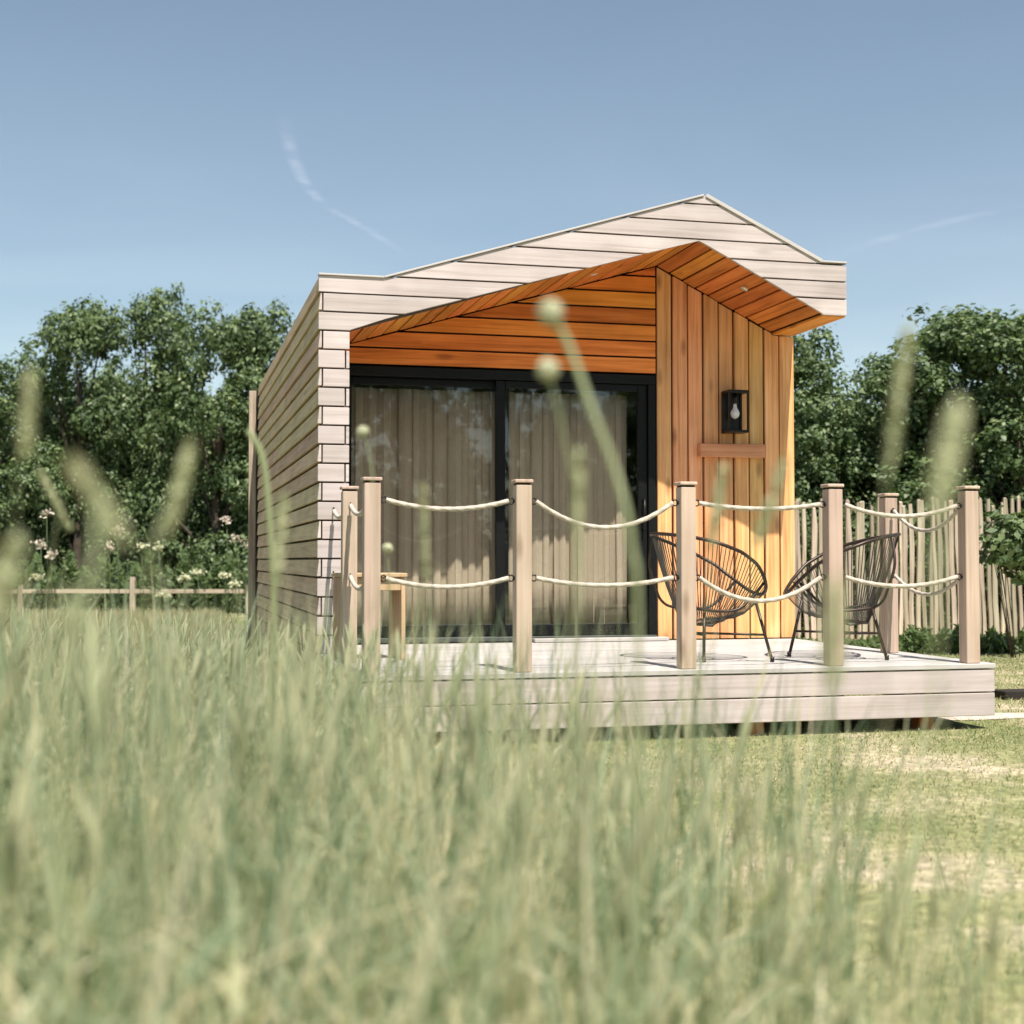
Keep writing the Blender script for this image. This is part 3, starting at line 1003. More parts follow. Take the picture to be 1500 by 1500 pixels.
# ------------------------------------------------------------------ trees
def make_crown(seed, H=6.0, Rr=1.9, nclump=1750, leaf=.092, base=.04):
    rg = np.random.default_rng(seed)
    nb_ = 30
    bl = []
    for i in range(nb_):
        t = i / (nb_ - 1)
        z = H * (base + .10 + (.80 - base) * t)
        spread = Rr * (1 - .5 * t ** 1.6) * .9
        a = rg.uniform(0, 2 * np.pi)
        rr = spread * np.sqrt(rg.uniform(.15, 1))
        bl.append((rr * np.cos(a), rr * np.sin(a), z, rg.uniform(.42, .80) * (1 - .25 * t), rg.uniform(.32, .56) * (1 - .15 * t)))
    for i in range(5):
        a = rg.uniform(0, 2 * np.pi)
        bl.append((.75 * np.cos(a) * rg.uniform(.1, 1), .75 * np.sin(a) * rg.uniform(.1, 1), H * rg.uniform(.86, .96), rg.uniform(.22, .4), rg.uniform(.3, .5)))
    bl = np.array(bl)
    wgt = bl[:, 3] ** 2; wgt /= wgt.sum()
    idx = rg.choice(len(bl), nclump, p=wgt)
    d = rg.normal(size=(nclump, 3)); d /= np.linalg.norm(d, axis=1)[:, None]
    rad = rg.uniform(.82, 1.1, nclump)
    c = bl[idx, :3] + d * rad[:, None] * np.stack([bl[idx, 3], bl[idx, 3], bl[idx, 4]], 1)
    c = c[c[:, 2] > .15]
    d = d[:len(c)]
    nl = 17
    C = np.repeat(c, nl, 0)
    D = np.repeat(d, nl, 0)
    n = len(C)
    off = rg.normal(size=(n, 3)) * .075
    P0 = C + off
    s = leaf * rg.uniform(.6, 1.25, n)
    nrm = off / .075 * .4 + D * .45 + rg.normal(size=(n, 3)) * .55 + np.array([0, 0, .55])
    nrm /= np.linalg.norm(nrm, axis=1)[:, None]
    t = rg.normal(size=(n, 3)); t -= nrm * (t * nrm).sum(1)[:, None]; t /= np.linalg.norm(t, axis=1)[:, None]
    b_ = np.cross(nrm, t)
    V = np.stack([P0 - t * s[:, None] * .62, P0 + b_ * s[:, None] * .36 + nrm * s[:, None] * .08, P0 + t * s[:, None] * .62, P0 - b_ * s[:, None] * .36 + nrm * s[:, None] * .08], 1)
    q = np.arange(n * 4).reshape(n, 4)
    me = np_mesh('crown', V.reshape(-1, 3), quads=q)
    me.materials.append(M_leaf)
    # trunk with limbs reaching the blobs
    bm = bmesh.new()
    zt = H * .72
    trunk = [Vector((.05 * math.sin(k), .05 * math.cos(k * 1.3), -.05 + zt * k / 6)) for k in range(7)]
    add_tube(bm, trunk, [.13 * (1 - .11 * k) for k in range(7)], 9)
    for q_ in range(0, 30, 2):
        x_, y_, z_ = bl[q_, :3]
        k = min(5, max(1, int(z_ / zt * 4)))
        s0 = trunk[k]
        e0 = Vector((x_, y_, z_))
        mid = s0.lerp(e0, .5) + Vector((0, 0, .12))
        add_tube(bm, [s0, mid, e0], [.05, .032, .012], 6)
    mt = bm_mesh('trunk', bm, True)
    mt.materials.append(M_bark)
    return me, mt


SPARSE = [make_crown(41, 6, 1.9, 800, .11), make_crown(42, 6, 1.9, 430, .11)]
VAR = [make_crown(21), make_crown(22, 6, 2.1), make_crown(23, 6, 1.7), make_crown(24, 6, 2.0, 1250), make_crown(25, 6, 1.8, 1150)]


def tree(px, D, ytop, v, label, group, wide=1.0):
    x, y = plan(px, D)
    ht = (CAM.z + (821 - ytop) / FPX * D) - GZ
    s = ht / 5.95
    t = empty('leafy_tree', (x, y, GZ), random.uniform(0, 6.28))
    t.scale = (s * wide, s * wide, s)
    tag(t, label, 'tree', group)
    link('crown', VAR[v][0], None, t)
    link('trunk', VAR[v][1], None, t)
    return t


GL = 'trees beyond the meadow on the cabin long side'
GR = 'trees behind the paling fence'
for a in ((-190, 27, 520, 0, 'broad tree just outside the frame edge beyond the meadow', 1.1),
          (-35, 28, 508, 1, 'lower rounded tree at the open end of the meadow tree row', 1.1),
          (115, 28, 428, 2, 'tall tree with two bushy tops in the meadow tree row', .78),
          (212, 29, 415, 3, 'tallest pointed tree in the row beyond the meadow', .72),
          (318, 28, 445, 4, 'dense tree between the pointed tree and the cabin wall', .85),
          (400, 28.5, 452, 0, 'tree whose crown shows just above the cabin side wall', .8),
          (520, 28, 500, 1, 'tree standing mostly hidden behind the cabin', 1.1)):
    tree(a[0], a[1], a[2], a[3], a[4], GL, a[5])
GB = 'dark back row of trees beyond the meadow'
for q, a in enumerate(((-100, 33, 560, 3), (30, 33, 570, 4), (150, 34, 540, 1), (260, 34, 545, 2), (370, 33, 540, 0), (470, 33, 560, 3))):
    tree(a[0], a[1], a[2], a[3], ['low dark tree of the back row behind the rounded end tree', 'low dark tree of the back row behind the two bushy tops', 'low dark tree of the back row behind the tallest pointed tree', 'low dark tree of the back row behind the dense tree', 'low dark tree of the back row close to the cabin wall line', 'low dark tree of the back row hidden by the cabin'][q], GB, 1.25)
for a in ((1130, 22, 520, 1, 'tree rising just behind the cabin end wall', 1.0),
          (1195, 20.5, 487, 0, 'tree directly beside the orange cabin wall, behind the fence', .95),
          (1300, 21, 512, 3, 'rounded tree in the sky gap behind the right end chair', .95),
          (1400, 20.5, 438, 2, 'highest tree behind the paling fence', 1.25),
          (1495, 20.0, 452, 4, 'broad tree at the picture edge behind the paling fence', 1.2),
          (1610, 21, 440, 1, 'tree just outside the frame behind the paling fence', 1.2)):
    tree(a[0], a[1], a[2], a[3], a[4], GR, a[5])
for q, a in enumerate(((1090, 26, 600, 2), (1240, 25, 590, 4), (1340, 25, 580, 1), (1450, 25, 560, 0), (1560, 25, 560, 3))):
    tree(a[0], a[1], a[2], a[3], ['low dark tree of the back row hidden behind the cabin end', 'low dark tree filling the gap beside the orange wall', 'low dark tree of the back row under the rounded fence tree', 'low dark tree of the back row behind the highest fence tree', 'low dark tree of the back row at the picture edge past the fence'][q], 'dark back row of trees behind the paling fence', 1.25)
# trees behind the viewpoint, seen mirrored in the sliding door
for q, (x, y, s, v) in enumerate(((2.0, -33, 1.0, 0), (6.2, -31, .95, 0), (10.0, -33, 1.05, 3), (14.0, -31, 1.0, 4), (18.5, -33, 1.1, 1), (-2.5, -32, 1.05, 2), (8.0, -38, .9, 1), (13.0, -38, .8, 1), (4, -38, 1., 4), (4.2, -35, .9, 3), (12, -35, .7, 1), (16, -36, .9, 0))):
    t = empty('leafy_tree', (x, y, GZ), q * 1.3)
    t.scale = (s * 1.45, s * 1.45, s * 1.5)
    tag(t, 'tree behind the viewpoint that shows only mirrored in the sliding door', 'tree', 'trees mirrored in the sliding door')
    link('crown', SPARSE[v % 2][0], None, t)
    link('trunk', SPARSE[v % 2][1], None, t)


# ------------------------------------------------------------------ grass
def blades(xy, h, w, lean, seg=4, rg=RNG, z0=GZ, curve=1.0):
    n = len(xy)
    ang = rg.uniform(0, 2 * np.pi, n)          # facing of the blade
    la = rg.uniform(0, 2 * np.pi, n)
    wind = np.array([0.25, 0.05])
    ld = np.stack([np.cos(la), np.sin(la)], 1) * lean[:, None] + wind * lean[:, None] * .8
    side = np.stack([np.cos(ang), np.sin(ang)], 1)
    V = np.zeros((n, 2 * seg + 1, 3), np.float32)
    for k in range(seg + 1):
        t = k / seg
        cx = xy[:, 0] + ld[:, 0] * h * t ** (1 + curve)
        cy = xy[:, 1] + ld[:, 1] * h * t ** (1 + curve)
        cz = z0 - .01 + h * t * (1 - .25 * lean * t)
        if k == seg:
            V[:, 2 * seg] = np.stack([cx, cy, cz], 1)
        else:
            ww = w * (1 - .55 * t) * .5
            V[:, 2 * k] = np.stack([cx - side[:, 0] * ww, cy - side[:, 1] * ww, cz], 1)
            V[:, 2 * k + 1] = np.stack([cx + side[:, 0] * ww, cy + side[:, 1] * ww, cz], 1)
    m = 2 * seg + 1
    base = (np.arange(n) * m)[:, None]
    quads = np.concatenate([base + np.array([2 * k, 2 * k + 1, 2 * k + 3, 2 * k + 2]) for k in range(seg - 1)], 0)
    tris = base + np.array([2 * seg - 2, 2 * seg - 1, 2 * seg])
    return V.reshape(-1, 3), tris, quads


DM = ([-480, 300, 380, 470, 560, 640, 760, 900, 1050, 1200, 1350, 1500, 1700],
      [9.5, 9.3, 8.3, 7.4, 5.6, 4.3, 3.5, 3.0, 2.65, 2.3, 1.95, 1.6, 1.3])


def to_plan(px, d):
    u = (px - 750) / FPX * d
    return np.stack([CAM.x + math.sin(YAW) * d + math.cos(YAW) * u, CAM.y + math.cos(YAW) * d - math.sin(YAW) * u], 1)


def sample_near(n, d0=0.55, d1=9.5, pxr=(-480, 1750)):
    """points spread evenly over the unmown strip, whose edge runs diagonally toward the cabin corner"""
    d = np.sqrt(RNG.uniform(d0 ** 2, d1 ** 2, n))
    px = RNG.uniform(pxr[0], pxr[1], n)
    dm = np.interp(px, DM[0], DM[1])
    edge = dm * (1 + .07 * np.sin(px / 37.0))
    keep = RNG.uniform(0, 1, n) < np.clip((edge - d) / (edge * .28), 0, 1) ** .8
    d, px = d[keep], px[keep]
    p = to_plan(px, d)
    ok = ~((p[:, 0] > -.10) & (p[:, 1] > -1.95))
    return p[ok], d[ok], px[ok]


p, d, px = sample_near(38500)
clump = .5 + .5 * np.sin(p[:, 0] * 5.1 + 1.3 * np.sin(p[:, 1] * 3.7)) * np.sin(p[:, 1] * 4.3 + 2)
hmax = np.interp(px, [-200, 300, 600, 800, 1000, 1300, 1500, 1700], [1.0, 1.0, .93, .84, .78, .76, .70, .6]) * np.interp(d, [.8, 2, 4, 9], [.86, .78, .63, .50])
h = hmax * (.50 + .38 * clump) * RNG.uniform(.5, 1.16, len(p))
w = .0035 + .0105 * RNG.uniform(0, 1, len(p)) ** 1.8
V, T, Q = blades(p, h, w, .04 + .75 * RNG.uniform(0, 1, len(p)) ** 1.6, 5)
n2 = 5200
d2 = np.sqrt(RNG.uniform(.95 ** 2, 4.6 ** 2, n2)); px2 = RNG.uniform(-250, 1640, n2)
lim = np.interp(px2, [-250, 500, 900, 1250, 1640], [4.6, 4.4, 3.6, 3.0, 1.8])
k2 = (d2 < lim) & (RNG.uniform(0, 1, n2) < np.interp(px2, [-250, 600, 1250, 1640], [1, .9, .55, .2]))
p2 = to_plan(px2[k2], d2[k2]); d2 = d2[k2]; px2 = px2[k2]
h2 = np.interp(px2, [-200, 600, 1200, 1500, 1700], [.99, .95, .86, .74, .64]) * (.62 + .42 * RNG.uniform(0, 1, len(p2)) ** 1.6)
V2, T2, Q2 = blades(p2, h2, RNG.uniform(.003, .010, len(p2)), RNG.uniform(.02, .3, len(p2)), 5)
# leaves arching off the stems at every height
pl, dl, pxl = sample_near(58000)
hl_ = np.interp(pxl, [-200, 600, 1000, 1500], [.92, .86, .72, .58]) * np.interp(dl, [.8, 2, 4, 9], [.86, .78, .63, .50])
zl = hl_ * RNG.uniform(.05, .78, len(pl))
V3, T3, Q3 = blades(pl, RNG.uniform(.07, .26, len(pl)), .004 + .010 * RNG.uniform(0, 1, len(pl)) ** 1.5, RNG.uniform(.4, 2.2, len(pl)), 4, curve=.5)
V3[:, 2] += np.repeat(zl, 9)
T2 = np.concatenate([T2, T3 + len(V2)]); Q2 = np.concatenate([Q2, Q3 + len(V2)]); V2 = np.concatenate([V2, V3])
T = np.concatenate([T, T2 + len(V)]); Q = np.concatenate([Q, Q2 + len(V)]); V = np.concatenate([V, V2])
g = link('tall_grass', np_mesh('tall_grass', V, T, Q), M_grass)
tag(g, 'tall unmown pale green grass filling the near side of the lawn', 'grass', kind='stuff')


# thin stems carrying seed heads
def stems(p, h, lean, head, rg=RNG, r=.0011, hr=.0045):
    n = len(p)
    la = rg.uniform(0, 2 * np.pi, n)
    ld = np.stack([np.cos(la) + .4, np.sin(la)], 1) * lean[:, None]
    K = 9
    zs = np.array([0, .35, .68, .84, .86, .90, .94, .975, 1.0])
    Vs = []
    for k in range(K):
        t = zs[k]
        rr = r if t < .85 else hr * [0, 0, 0, 0, .55, 1, .95, .6, .08][k]
        rr = rr * np.ones(n) * (1 if t < .85 else head)
        droop = np.clip(t - .8, 0, 1) * .5
        cx = p[:, 0] + ld[:, 0] * h * (t ** 2 + droop)
        cy = p[:, 1] + ld[:, 1] * h * (t ** 2 + droop)
        cz = GZ + h * (t - .2 * lean * t * t)
        for q in range(4):
            a = q * np.pi / 2 + t * 1.5
            Vs.append(np.stack([cx + np.cos(a) * rr, cy + np.sin(a) * rr, cz], 1))
    V = np.stack(Vs, 1)
    base = (np.arange(n) * (4 * K))[:, None]
    quads = np.concatenate([base + np.array([4 * k + q, 4 * k + (q + 1) % 4, 4 * k + 4 + (q + 1) % 4, 4 * k + 4 + q]) for k in range(K - 1) for q in range(4)], 0)
    return V.reshape(-1, 3), quads


p, d, px = sample_near(5200, 1.3)
h = np.interp(px, [-200, 600, 1000, 1500], [1.04, .98, .84, .68]) * np.interp(d, [.8, 2, 4, 9], [.92, .86, .74, .64]) * RNG.uniform(.75, 1.05, len(p))
V, Q = stems(p, h, RNG.uniform(.02, .22, len(p)), RNG.uniform(.5, 1.6, len(p)))
g = link('seed_heads', np_mesh('seed_heads', V, None, Q, True), M_seed)
tag(g, 'straw coloured seed heads on thin stems scattered through the tall grass', 'grass', kind='stuff')

# far meadow on the left, up to the rail fence
n = 46000
d = np.sqrt(RNG.uniform(8.6 ** 2, 24.0 ** 2, n)); px = RNG.uniform(-420, 560, n)
p = to_plan(px, d)
ok = ~((p[:, 0] > -.25) & (p[:, 1] > -2) & (p[:, 1] < 6.2)) & ~((p[:, 0] > 0) & (p[:, 1] > 2))
p = p[ok]; d = d[ok]
V, T, Q = blades(p, RNG.uniform(.15, .36, len(p)) * np.interp(d, [8, 12, 24], [1.2, .9, .6]), RNG.uniform(.006, .014, len(p)), RNG.uniform(.1, .6, len(p)), 3)
tag(link('meadow_grass', np_mesh('meadow_grass', V, T, Q), M_hay), 'bleached hay coloured meadow grass reaching back to the rail fence', 'meadow grass', kind='stuff')

# mown lawn blades on the right
n = 300000
d = np.sqrt(RNG.uniform(1.4 ** 2, 14.5 ** 2, n)); px = RNG.uniform(430, 1680, n)
p = to_plan(px, d)
nz = np.sin(p[:, 0] * 2.3 + np.sin(p[:, 1] * 1.7) * 1.5) * np.sin(p[:, 1] * 2.9 + 1)
ok = ~((p[:, 0] > -.02) & (p[:, 0] < 3.62) & (p[:, 1] > -1.75)) & (RNG.uniform(-.9, 1.5, n) > -nz * .6) & ~((p[:, 0] > 2.9) & (np.abs(p[:, 1] + 1.15 + .07 * (p[:, 0] - 2.9)) < .15))
p = p[ok]; d = d[ok]
V, T, Q = blades(p, RNG.uniform(.012, .042, len(p)) * (1 + 1.1 * (RNG.uniform(0, 1, len(p)) > .985)), .0020 + .0011 * d * RNG.uniform(.5, 1.2, len(p)) * .6, RNG.uniform(.2, 1.3, len(p)), 2)
tag(link('lawn_grass', np_mesh('lawn_grass', V, T, Q), M_lawnb), 'short dry mown grass in front of and beside the deck', 'lawn', kind='stuff')


# ------------------------------------------------------------------ leafy undergrowth
def leaf_cloud(name, boxes, mat, label, cat, leaf=.06, kind='stuff', seed=1):
    rg = np.random.default_rng(seed)
    Vs = []
    for (px0, px1, d0, d1, z0, z1, n) in boxes:
        dd = rg.uniform(d0, d1, n); pp = rg.uniform(px0, px1, n)
        q = to_plan(pp, dd)
        hgt = z1 * (.72 + .28 * np.sin(pp / 13.0) * np.sin(pp / 5.3 + 1))
        z = GZ + z0 + (hgt - z0) * rg.uniform(0, 1, n) ** .8
        P0 = np.stack([q[:, 0], q[:, 1], z], 1)
        nrm = rg.normal(size=(n, 3)) + np.array([0, -.5, .7]); nrm /= np.linalg.norm(nrm, axis=1)[:, None]
        t = rg.normal(size=(n, 3)) + np.array([0, 0, .9]); t -= nrm * (t * nrm).sum(1)[:, None]; t /= np.linalg.norm(t, axis=1)[:, None]
        b_ = np.cross(nrm, t); s = leaf * rg.uniform(.5, 1.5, n)
        Vs.append(np.stack([P0 - t * s[:, None], P0 + b_ * s[:, None] * .35, P0 + t * s[:, None], P0 - b_ * s[:, None] * .35], 1).reshape(-1, 3))
    V = np.concatenate(Vs)
    o = link(name, np_mesh(name, V, quads=np.arange(len(V)).reshape(-1, 4)), mat)
    return tag(o, label, cat, kind=kind)


leaf_cloud('undergrowth', [(-250, 480, 25.0, 27.5, 0, 1.15, 26000), (60, 380, 25.0, 25.8, 0, .9, 9000)], M_weed,
           'dark green weeds and nettles behind the low rail fence', 'undergrowth', .075, seed=3)
leaf_cloud('fence_weeds', [(1300, 1410, 14.0, 14.9, 0, .28, 1500), (1150, 1330, 14.2, 15, 0, .16, 900), (1425, 1640, 14.0, 14.9, 0, .24, 2600)], M_weed,
           'low green weeds along the foot of the paling fence', 'weeds', .05, seed=4)
leaf_cloud('hedge_base', [(1120, 1660, 16.8, 18.5, 0, 1.7, 26000)], M_weed, 'dark green bushes filling the space behind the paling fence', 'bushes', .07, seed=5)


leaf_cloud('meadow_blossom', [(40, 250, 3.6, 6.0, .42, .68, 260), (290, 375, 4.2, 6.2, .38, .62, 200), (-60, 480, 3.0, 5.5, .45, .70, 180), (540, 760, 3.0, 4.4, .35, .6, 60)], M_blossom,
           'tiny pale blossoms scattered among the tall grass', 'blossoms', .010, seed=9)


def bush(name, px, d, zc, rx, rz, n, label, cat, leaf=.05, seed=1):
    rg = np.random.default_rng(seed)
    x, y = plan(px, d)
    t0 = empty(name, (x, y, GZ))
    dirs = rg.normal(size=(n, 3)); dirs /= np.linalg.norm(dirs, axis=1)[:, None]
    lob = 1 + .3 * np.sin(dirs[:, 0] * 6 + seed) * np.sin(dirs[:, 2] * 5)
    P0 = dirs * (rg.uniform(.3, 1, n) ** .5 * lob)[:, None] * np.array([rx, rx * .5, rz]) + np.array([0, 0, zc - GZ])
    nrm = dirs + rg.normal(size=(n, 3)) * .6 + np.array([0, 0, .5]); nrm /= np.linalg.norm(nrm, axis=1)[:, None]
    t = rg.normal(size=(n, 3)); t -= nrm * (t * nrm).sum(1)[:, None]; t /= np.linalg.norm(t, axis=1)[:, None]
    b_ = np.cross(nrm, t); s = leaf * rg.uniform(.6, 1.4, n)
    V = np.stack([P0 - t * s[:, None], P0 + b_ * s[:, None] * .5, P0 + t * s[:, None], P0 - b_ * s[:, None] * .5], 1).reshape(-1, 3)
    link('foliage', np_mesh('foliage', V, quads=np.arange(len(V)).reshape(-1, 4)), M_leaf, t0)
    bm = bmesh.new()
    for k in range(7):
        a = rg.uniform(-1, 1)
        add_tube(bm, [(a * .1, 0, 0), (a * rx * .5, .02, (zc - GZ) * .6), (a * rx * .9, 0, (zc - GZ) + rz * .6)], [.005, .004, .003], 5)
    link('stem', bm_mesh('stem', bm, True), M_bark, t0)
    tag(t0, label, cat)


bush('climbing_shrub', 1492, 13.6, .76, .42, .34, 900, 'leafy green shrub growing up against the paling fence at the picture edge', 'shrub', .055, 2)

# flowers in front of the dark trees: petals and umbels on stems
fl = [(68, 752, 'pink'), (60, 797, 'pink'), (172, 775, 'pink'), (160, 800, 'pink'), (208, 800, 'cream'), (233, 800, 'cream'), (332, 762, 'pink'), (348, 790, 'pink'), (290, 838, 'cream'), (330, 842, 'cream'), (56, 845, 'cream'), (270, 845, 'cream'), (345, 855, 'cream'), (240, 870, 'cream'), (75, 812, 'pink'), (366, 798, 'pink')]
FLAB = ['highest pale pink blossom at the open end of the tree row', 'pale pink blossom low among the group furthest from the cabin', 'pale pink blossom behind the thick bending plume, upper one', 'pale pink blossom behind the thick bending plume, lower one',
        'small cream flower just beside the thick bending plume', 'small cream flower below the brownish plume', 'highest pale pink blossom close to the cabin side wall', 'second highest pink blossom close to the cabin side wall',
        'cream umbel over the rail midway between fence post and cabin', 'cream umbel above the rail near the cabin wall', 'cream flower low at the open end of the rail fence', 'cream umbel beside another one over the rail',
        'small cream flower nearest the cabin above the rail', 'cream flower hanging just at rail height', 'pink blossom to one side of the low pink blossom group', 'pink blossom almost touching the cabin rear corner trim']
for q, (px_, py_, kind_) in enumerate(fl):
    rg = np.random.default_rng(100 + q)
    D = 24.0 + rg.uniform(-.5, .3)
    x, y = plan(px_, D)
    zt = CAM.z + (821 - py_) / FPX * D - GZ
    t0 = empty('wildflower', (x, y, GZ))
    tube('stem', [(0.05, 0, 0), (.02, 0, zt * .5), (0, 0, zt)], .008, M_weed, t0, 5)
    n = 34 if kind_ == 'pink' else 60
    sp = np.array([.11, .08, .09]) if kind_ == 'pink' else np.array([.12, .08, .06])
    P0 = rg.normal(size=(n, 3)) * .45 * sp + np.array([0, 0, zt])
    nrm = rg.normal(size=(n, 3)) + np.array([0, -.5, .8]); nrm /= np.linalg.norm(nrm, axis=1)[:, None]
    t = rg.normal(size=(n, 3)); t -= nrm * (t * nrm).sum(1)[:, None]; t /= np.linalg.norm(t, axis=1)[:, None]
    b_ = np.cross(nrm, t); s = .026 * rg.uniform(.6, 1.3, n)
    V = np.stack([P0 - t * s[:, None], P0 + b_ * s[:, None], P0 + t * s[:, None], P0 - b_ * s[:, None]], 1).reshape(-1, 3)
    link('flower_head', np_mesh('flower_head', V, quads=np.arange(len(V)).reshape(-1, 4)), M_blossom if kind_ == 'pink' else M_bloomw, t0)
    tag(t0, FLAB[q], 'flower', 'blossoms and wildflowers before the dark meadow trees')


# ------------------------------------------------------------------ single tall stalks close to the viewpoint
def stalk(pts, head, label, r=.0022, hr=.012, hl=.12, col=None, leaf=None):
    """pts: (px, py, distance) down from the tip; head: plume, ball or none"""
    w = []
    r, hr, hl = (r * .6, hr * .72, hl * .9) if head == 'plume' else (r * 1.15, hr * 1.1, hl * 1.2)
    for (a, b, D) in pts:
        D = D * (.92 if head == 'plume' else 1.28)
        x, y = plan(a, D)
        w.append(Vector((x, y, CAM.z + (821 - b) / FPX * D)))
    root = w[-1].copy(); root.z = GZ
    t0 = empty('grass_stalk', root)
    loc = [q - root for q in w] + ([Vector((0, 0, 0))] if w[-1].z > GZ + .02 else [])
    loc = loc[::-1]
    sm = []
    for i in range(len(loc) - 1):
        p0 = loc[max(i - 1, 0)]; p1 = loc[i]; p2 = loc[i + 1]; p3 = loc[min(i + 2, len(loc) - 1)]
        for q in range(6):
            u = q / 6
            sm.append(0.5 * ((2 * p1) + (-p0 + p2) * u + (2 * p0 - 5 * p1 + 4 * p2 - p3) * u * u + (-p0 + 3 * p1 - 3 * p2 + p3) * u ** 3))
    sm.append(loc[-1])
    tube('stem', sm, [r * (.65 + .35 * i / len(sm)) if head != 'none' else r for i in range(len(sm))], M_stem, t0, 6)
    tip = sm[-1]; dr = (sm[-1] - sm[-4]).normalized()
    rg = np.random.default_rng(len(bpy.data.objects))
    Vs = []
    if head == 'ball':
        n = 160
        dv = rg.normal(size=(n, 3)); dv /= np.linalg.norm(dv, axis=1)[:, None]
        P0 = np.array(tip) + dv * hr * rg.uniform(.75, 1.05, (n, 1))
        nrm = dv
        s = hr * .38 * rg.uniform(.7, 1.2, n)
    elif head == 'plume':
        n = 170
        tt = rg.uniform(-1, .15, n)
        wdt = hr * np.sqrt(np.clip(1 - ((tt + .42) / .60) ** 2, .02, 1))
        dv = rg.normal(size=(n, 3)); dv /= np.linalg.norm(dv, axis=1)[:, None]
        P0 = np.array(tip) + np.array(dr) * (tt * hl)[:, None] + dv * wdt[:, None] * .8
        nrm = dv
        s = .0065 * rg.uniform(.7, 1.4, n)
    else:
        n = 0
    if n:
        t = (np.array(dr) if head == 'plume' else rg.normal(size=(n, 3))) + rg.normal(size=(n, 3)) * .25
        t = t - nrm * (t * nrm).sum(1)[:, None]; t /= np.linalg.norm(t, axis=1)[:, None]
        b_ = np.cross(nrm, t)
        k = 1.0 if head == 'ball' else .4
        V = np.stack([P0 - t * s[:, None], P0 + b_ * s[:, None] * k, P0 + t * s[:, None], P0 - b_ * s[:, None] * k], 1).reshape(-1, 3)
        link('head', np_mesh('head', V, quads=np.arange(len(V)).reshape(-1, 4)), col or M_seed, t0)
    for (f0, f1, dx, dz, ww) in (leaf or []):
        a = sm[int(f0 * (len(sm) - 1))]
        bm = bmesh.new()
        prev = None
        for i in range(9):
            u = i / 8
            c = a + Vector((dx * u, .01 * u, dz * u - .5 * abs(dz) * u * u))
            wv = Vector((ww * (1 - u) ** .6 * .5 + .0003, ww * .2, 0))
            cur = (bm.verts.new(c - wv), bm.verts.new(c + wv))
            if prev: bm.faces.new((prev[0], prev[1], cur[1], cur[0]))
            prev = cur
        link('leaf', bm_mesh('leaf', bm, True), M_grass, t0)
    return tag(t0, label, 'grass stalk')


stalk([(806, 456, 1.12), (832, 500, 1.12), (868, 600, 1.1), (905, 700, 1.08), (925, 800, 1.06), (935, 1000, 1.05)], 'ball', 'tallest leaning stalk with a round cream head reaching before the orange gable boards', .0036, .0120, col=M_bloomw)
stalk([(803, 540, 1.2), (842, 720, 1.2), (850, 900, 1.15)], 'ball', 'stalk with a round cream head before the top edge of the sliding door', .0014, .0112, col=M_bloomw)
stalk([(531, 632, 2.3), (545, 700, 2.3), (552, 900, 2.3)], 'ball', 'thin stalk with a small round cream head beside the corner pier', .0016, .0115, col=M_bloomw)
stalk([(568, 803, 3.0), (571, 860, 3.0), (575, 1000, 3.0)], 'ball', 'short stalk with a small round head above the wooden stool', .0018, .0135, col=M_bloomw)
stalk([(114, 690, .95), (140, 740, .95), (138, 830, .93), (112, 930, .9), (100, 1050, .9)], 'plume', 'thick blurred seed plume bending over before the dark meadow trees', .0045, .010, .055)
stalk([(275, 665, 1.35), (255, 735, 1.33), (225, 800, 1.3), (215, 1000, 1.3)], 'plume', 'brownish blurred seed plume between the meadow trees and the cabin wall', .003, .011, .085)
stalk([(40, 560, 1.3), (36, 640, 1.3), (20, 900, 1.3)], 'plume', 'faint blurred seed plume high before the leftmost tree', .0010, .008, .07)
stalk([(20, 810, 1.1), (-5, 900, 1.1), (-20, 1000, 1.1)], 'plume', 'wide pale seed plume at the picture edge above the meadow', .004, .02, .07)
stalk([(62, 700, 2.2), (84, 760, 2.2), (75, 900, 2.2)], 'plume', 'narrow pale seed plume standing before the dark gap in the trees', .0016, .006, .09)
stalk([(362, 630, 2.1), (385, 675, 2.1), (397, 790, 2.1), (402, 900, 2.1), (400, 1050, 2.1)], 'none', 'bare pale stalk crossing the far end of the cabin side wall', .0055)
stalk([(415, 740, 2.0), (408, 850, 2.0), (400, 1000, 2.0)], 'plume', 'olive seed plume in front of the lower cabin side wall', .003, .013, .12)
stalk([(1402, 610, .95), (1385, 700, .93), (1375, 850, .92), (1370, 1000, .9)], 'plume', 'large blurred olive plume before the trees behind the paling fence', .0030, .013, .08)
stalk([(1330, 505, 1.35), (1316, 600, 1.33), (1302, 700, 1.3), (1295, 860, 1.3)], 'plume', 'tall thin yellowish plume before the gap between the fence trees', .0014, .0085, .13)
stalk([(1145, 690, 1.6), (1118, 780, 1.6), (1100, 900, 1.6)], 'plume', 'blurred green spear of grass before the right part of the orange wall', .0014, .009, .09)
stalk([(1058, 700, 1.8), (1045, 790, 1.8), (1040, 900, 1.8)], 'plume', 'blurred green spear of grass before the left part of the orange wall', .0014, .010, .09)
stalk([(1222, 870, 1.05), (1218, 960, 1.05), (1212, 1100, 1.05)], 'plume', 'thick blurred grass head in front of the post near the second chair', .0018, .012, .07)
stalk([(848, 680, 1.5), (845, 800, 1.5), (838, 1000, 1.5)], 'plume', 'pale green grass head before the middle of the wider glass leaf', .003, .0085, .09)
stalk([(620, 728, 2.0), (622, 830, 2.0), (618, 1000, 2.0)], 'plume', 'narrow green grass head before the brown curtain', .0018, .006, .12)


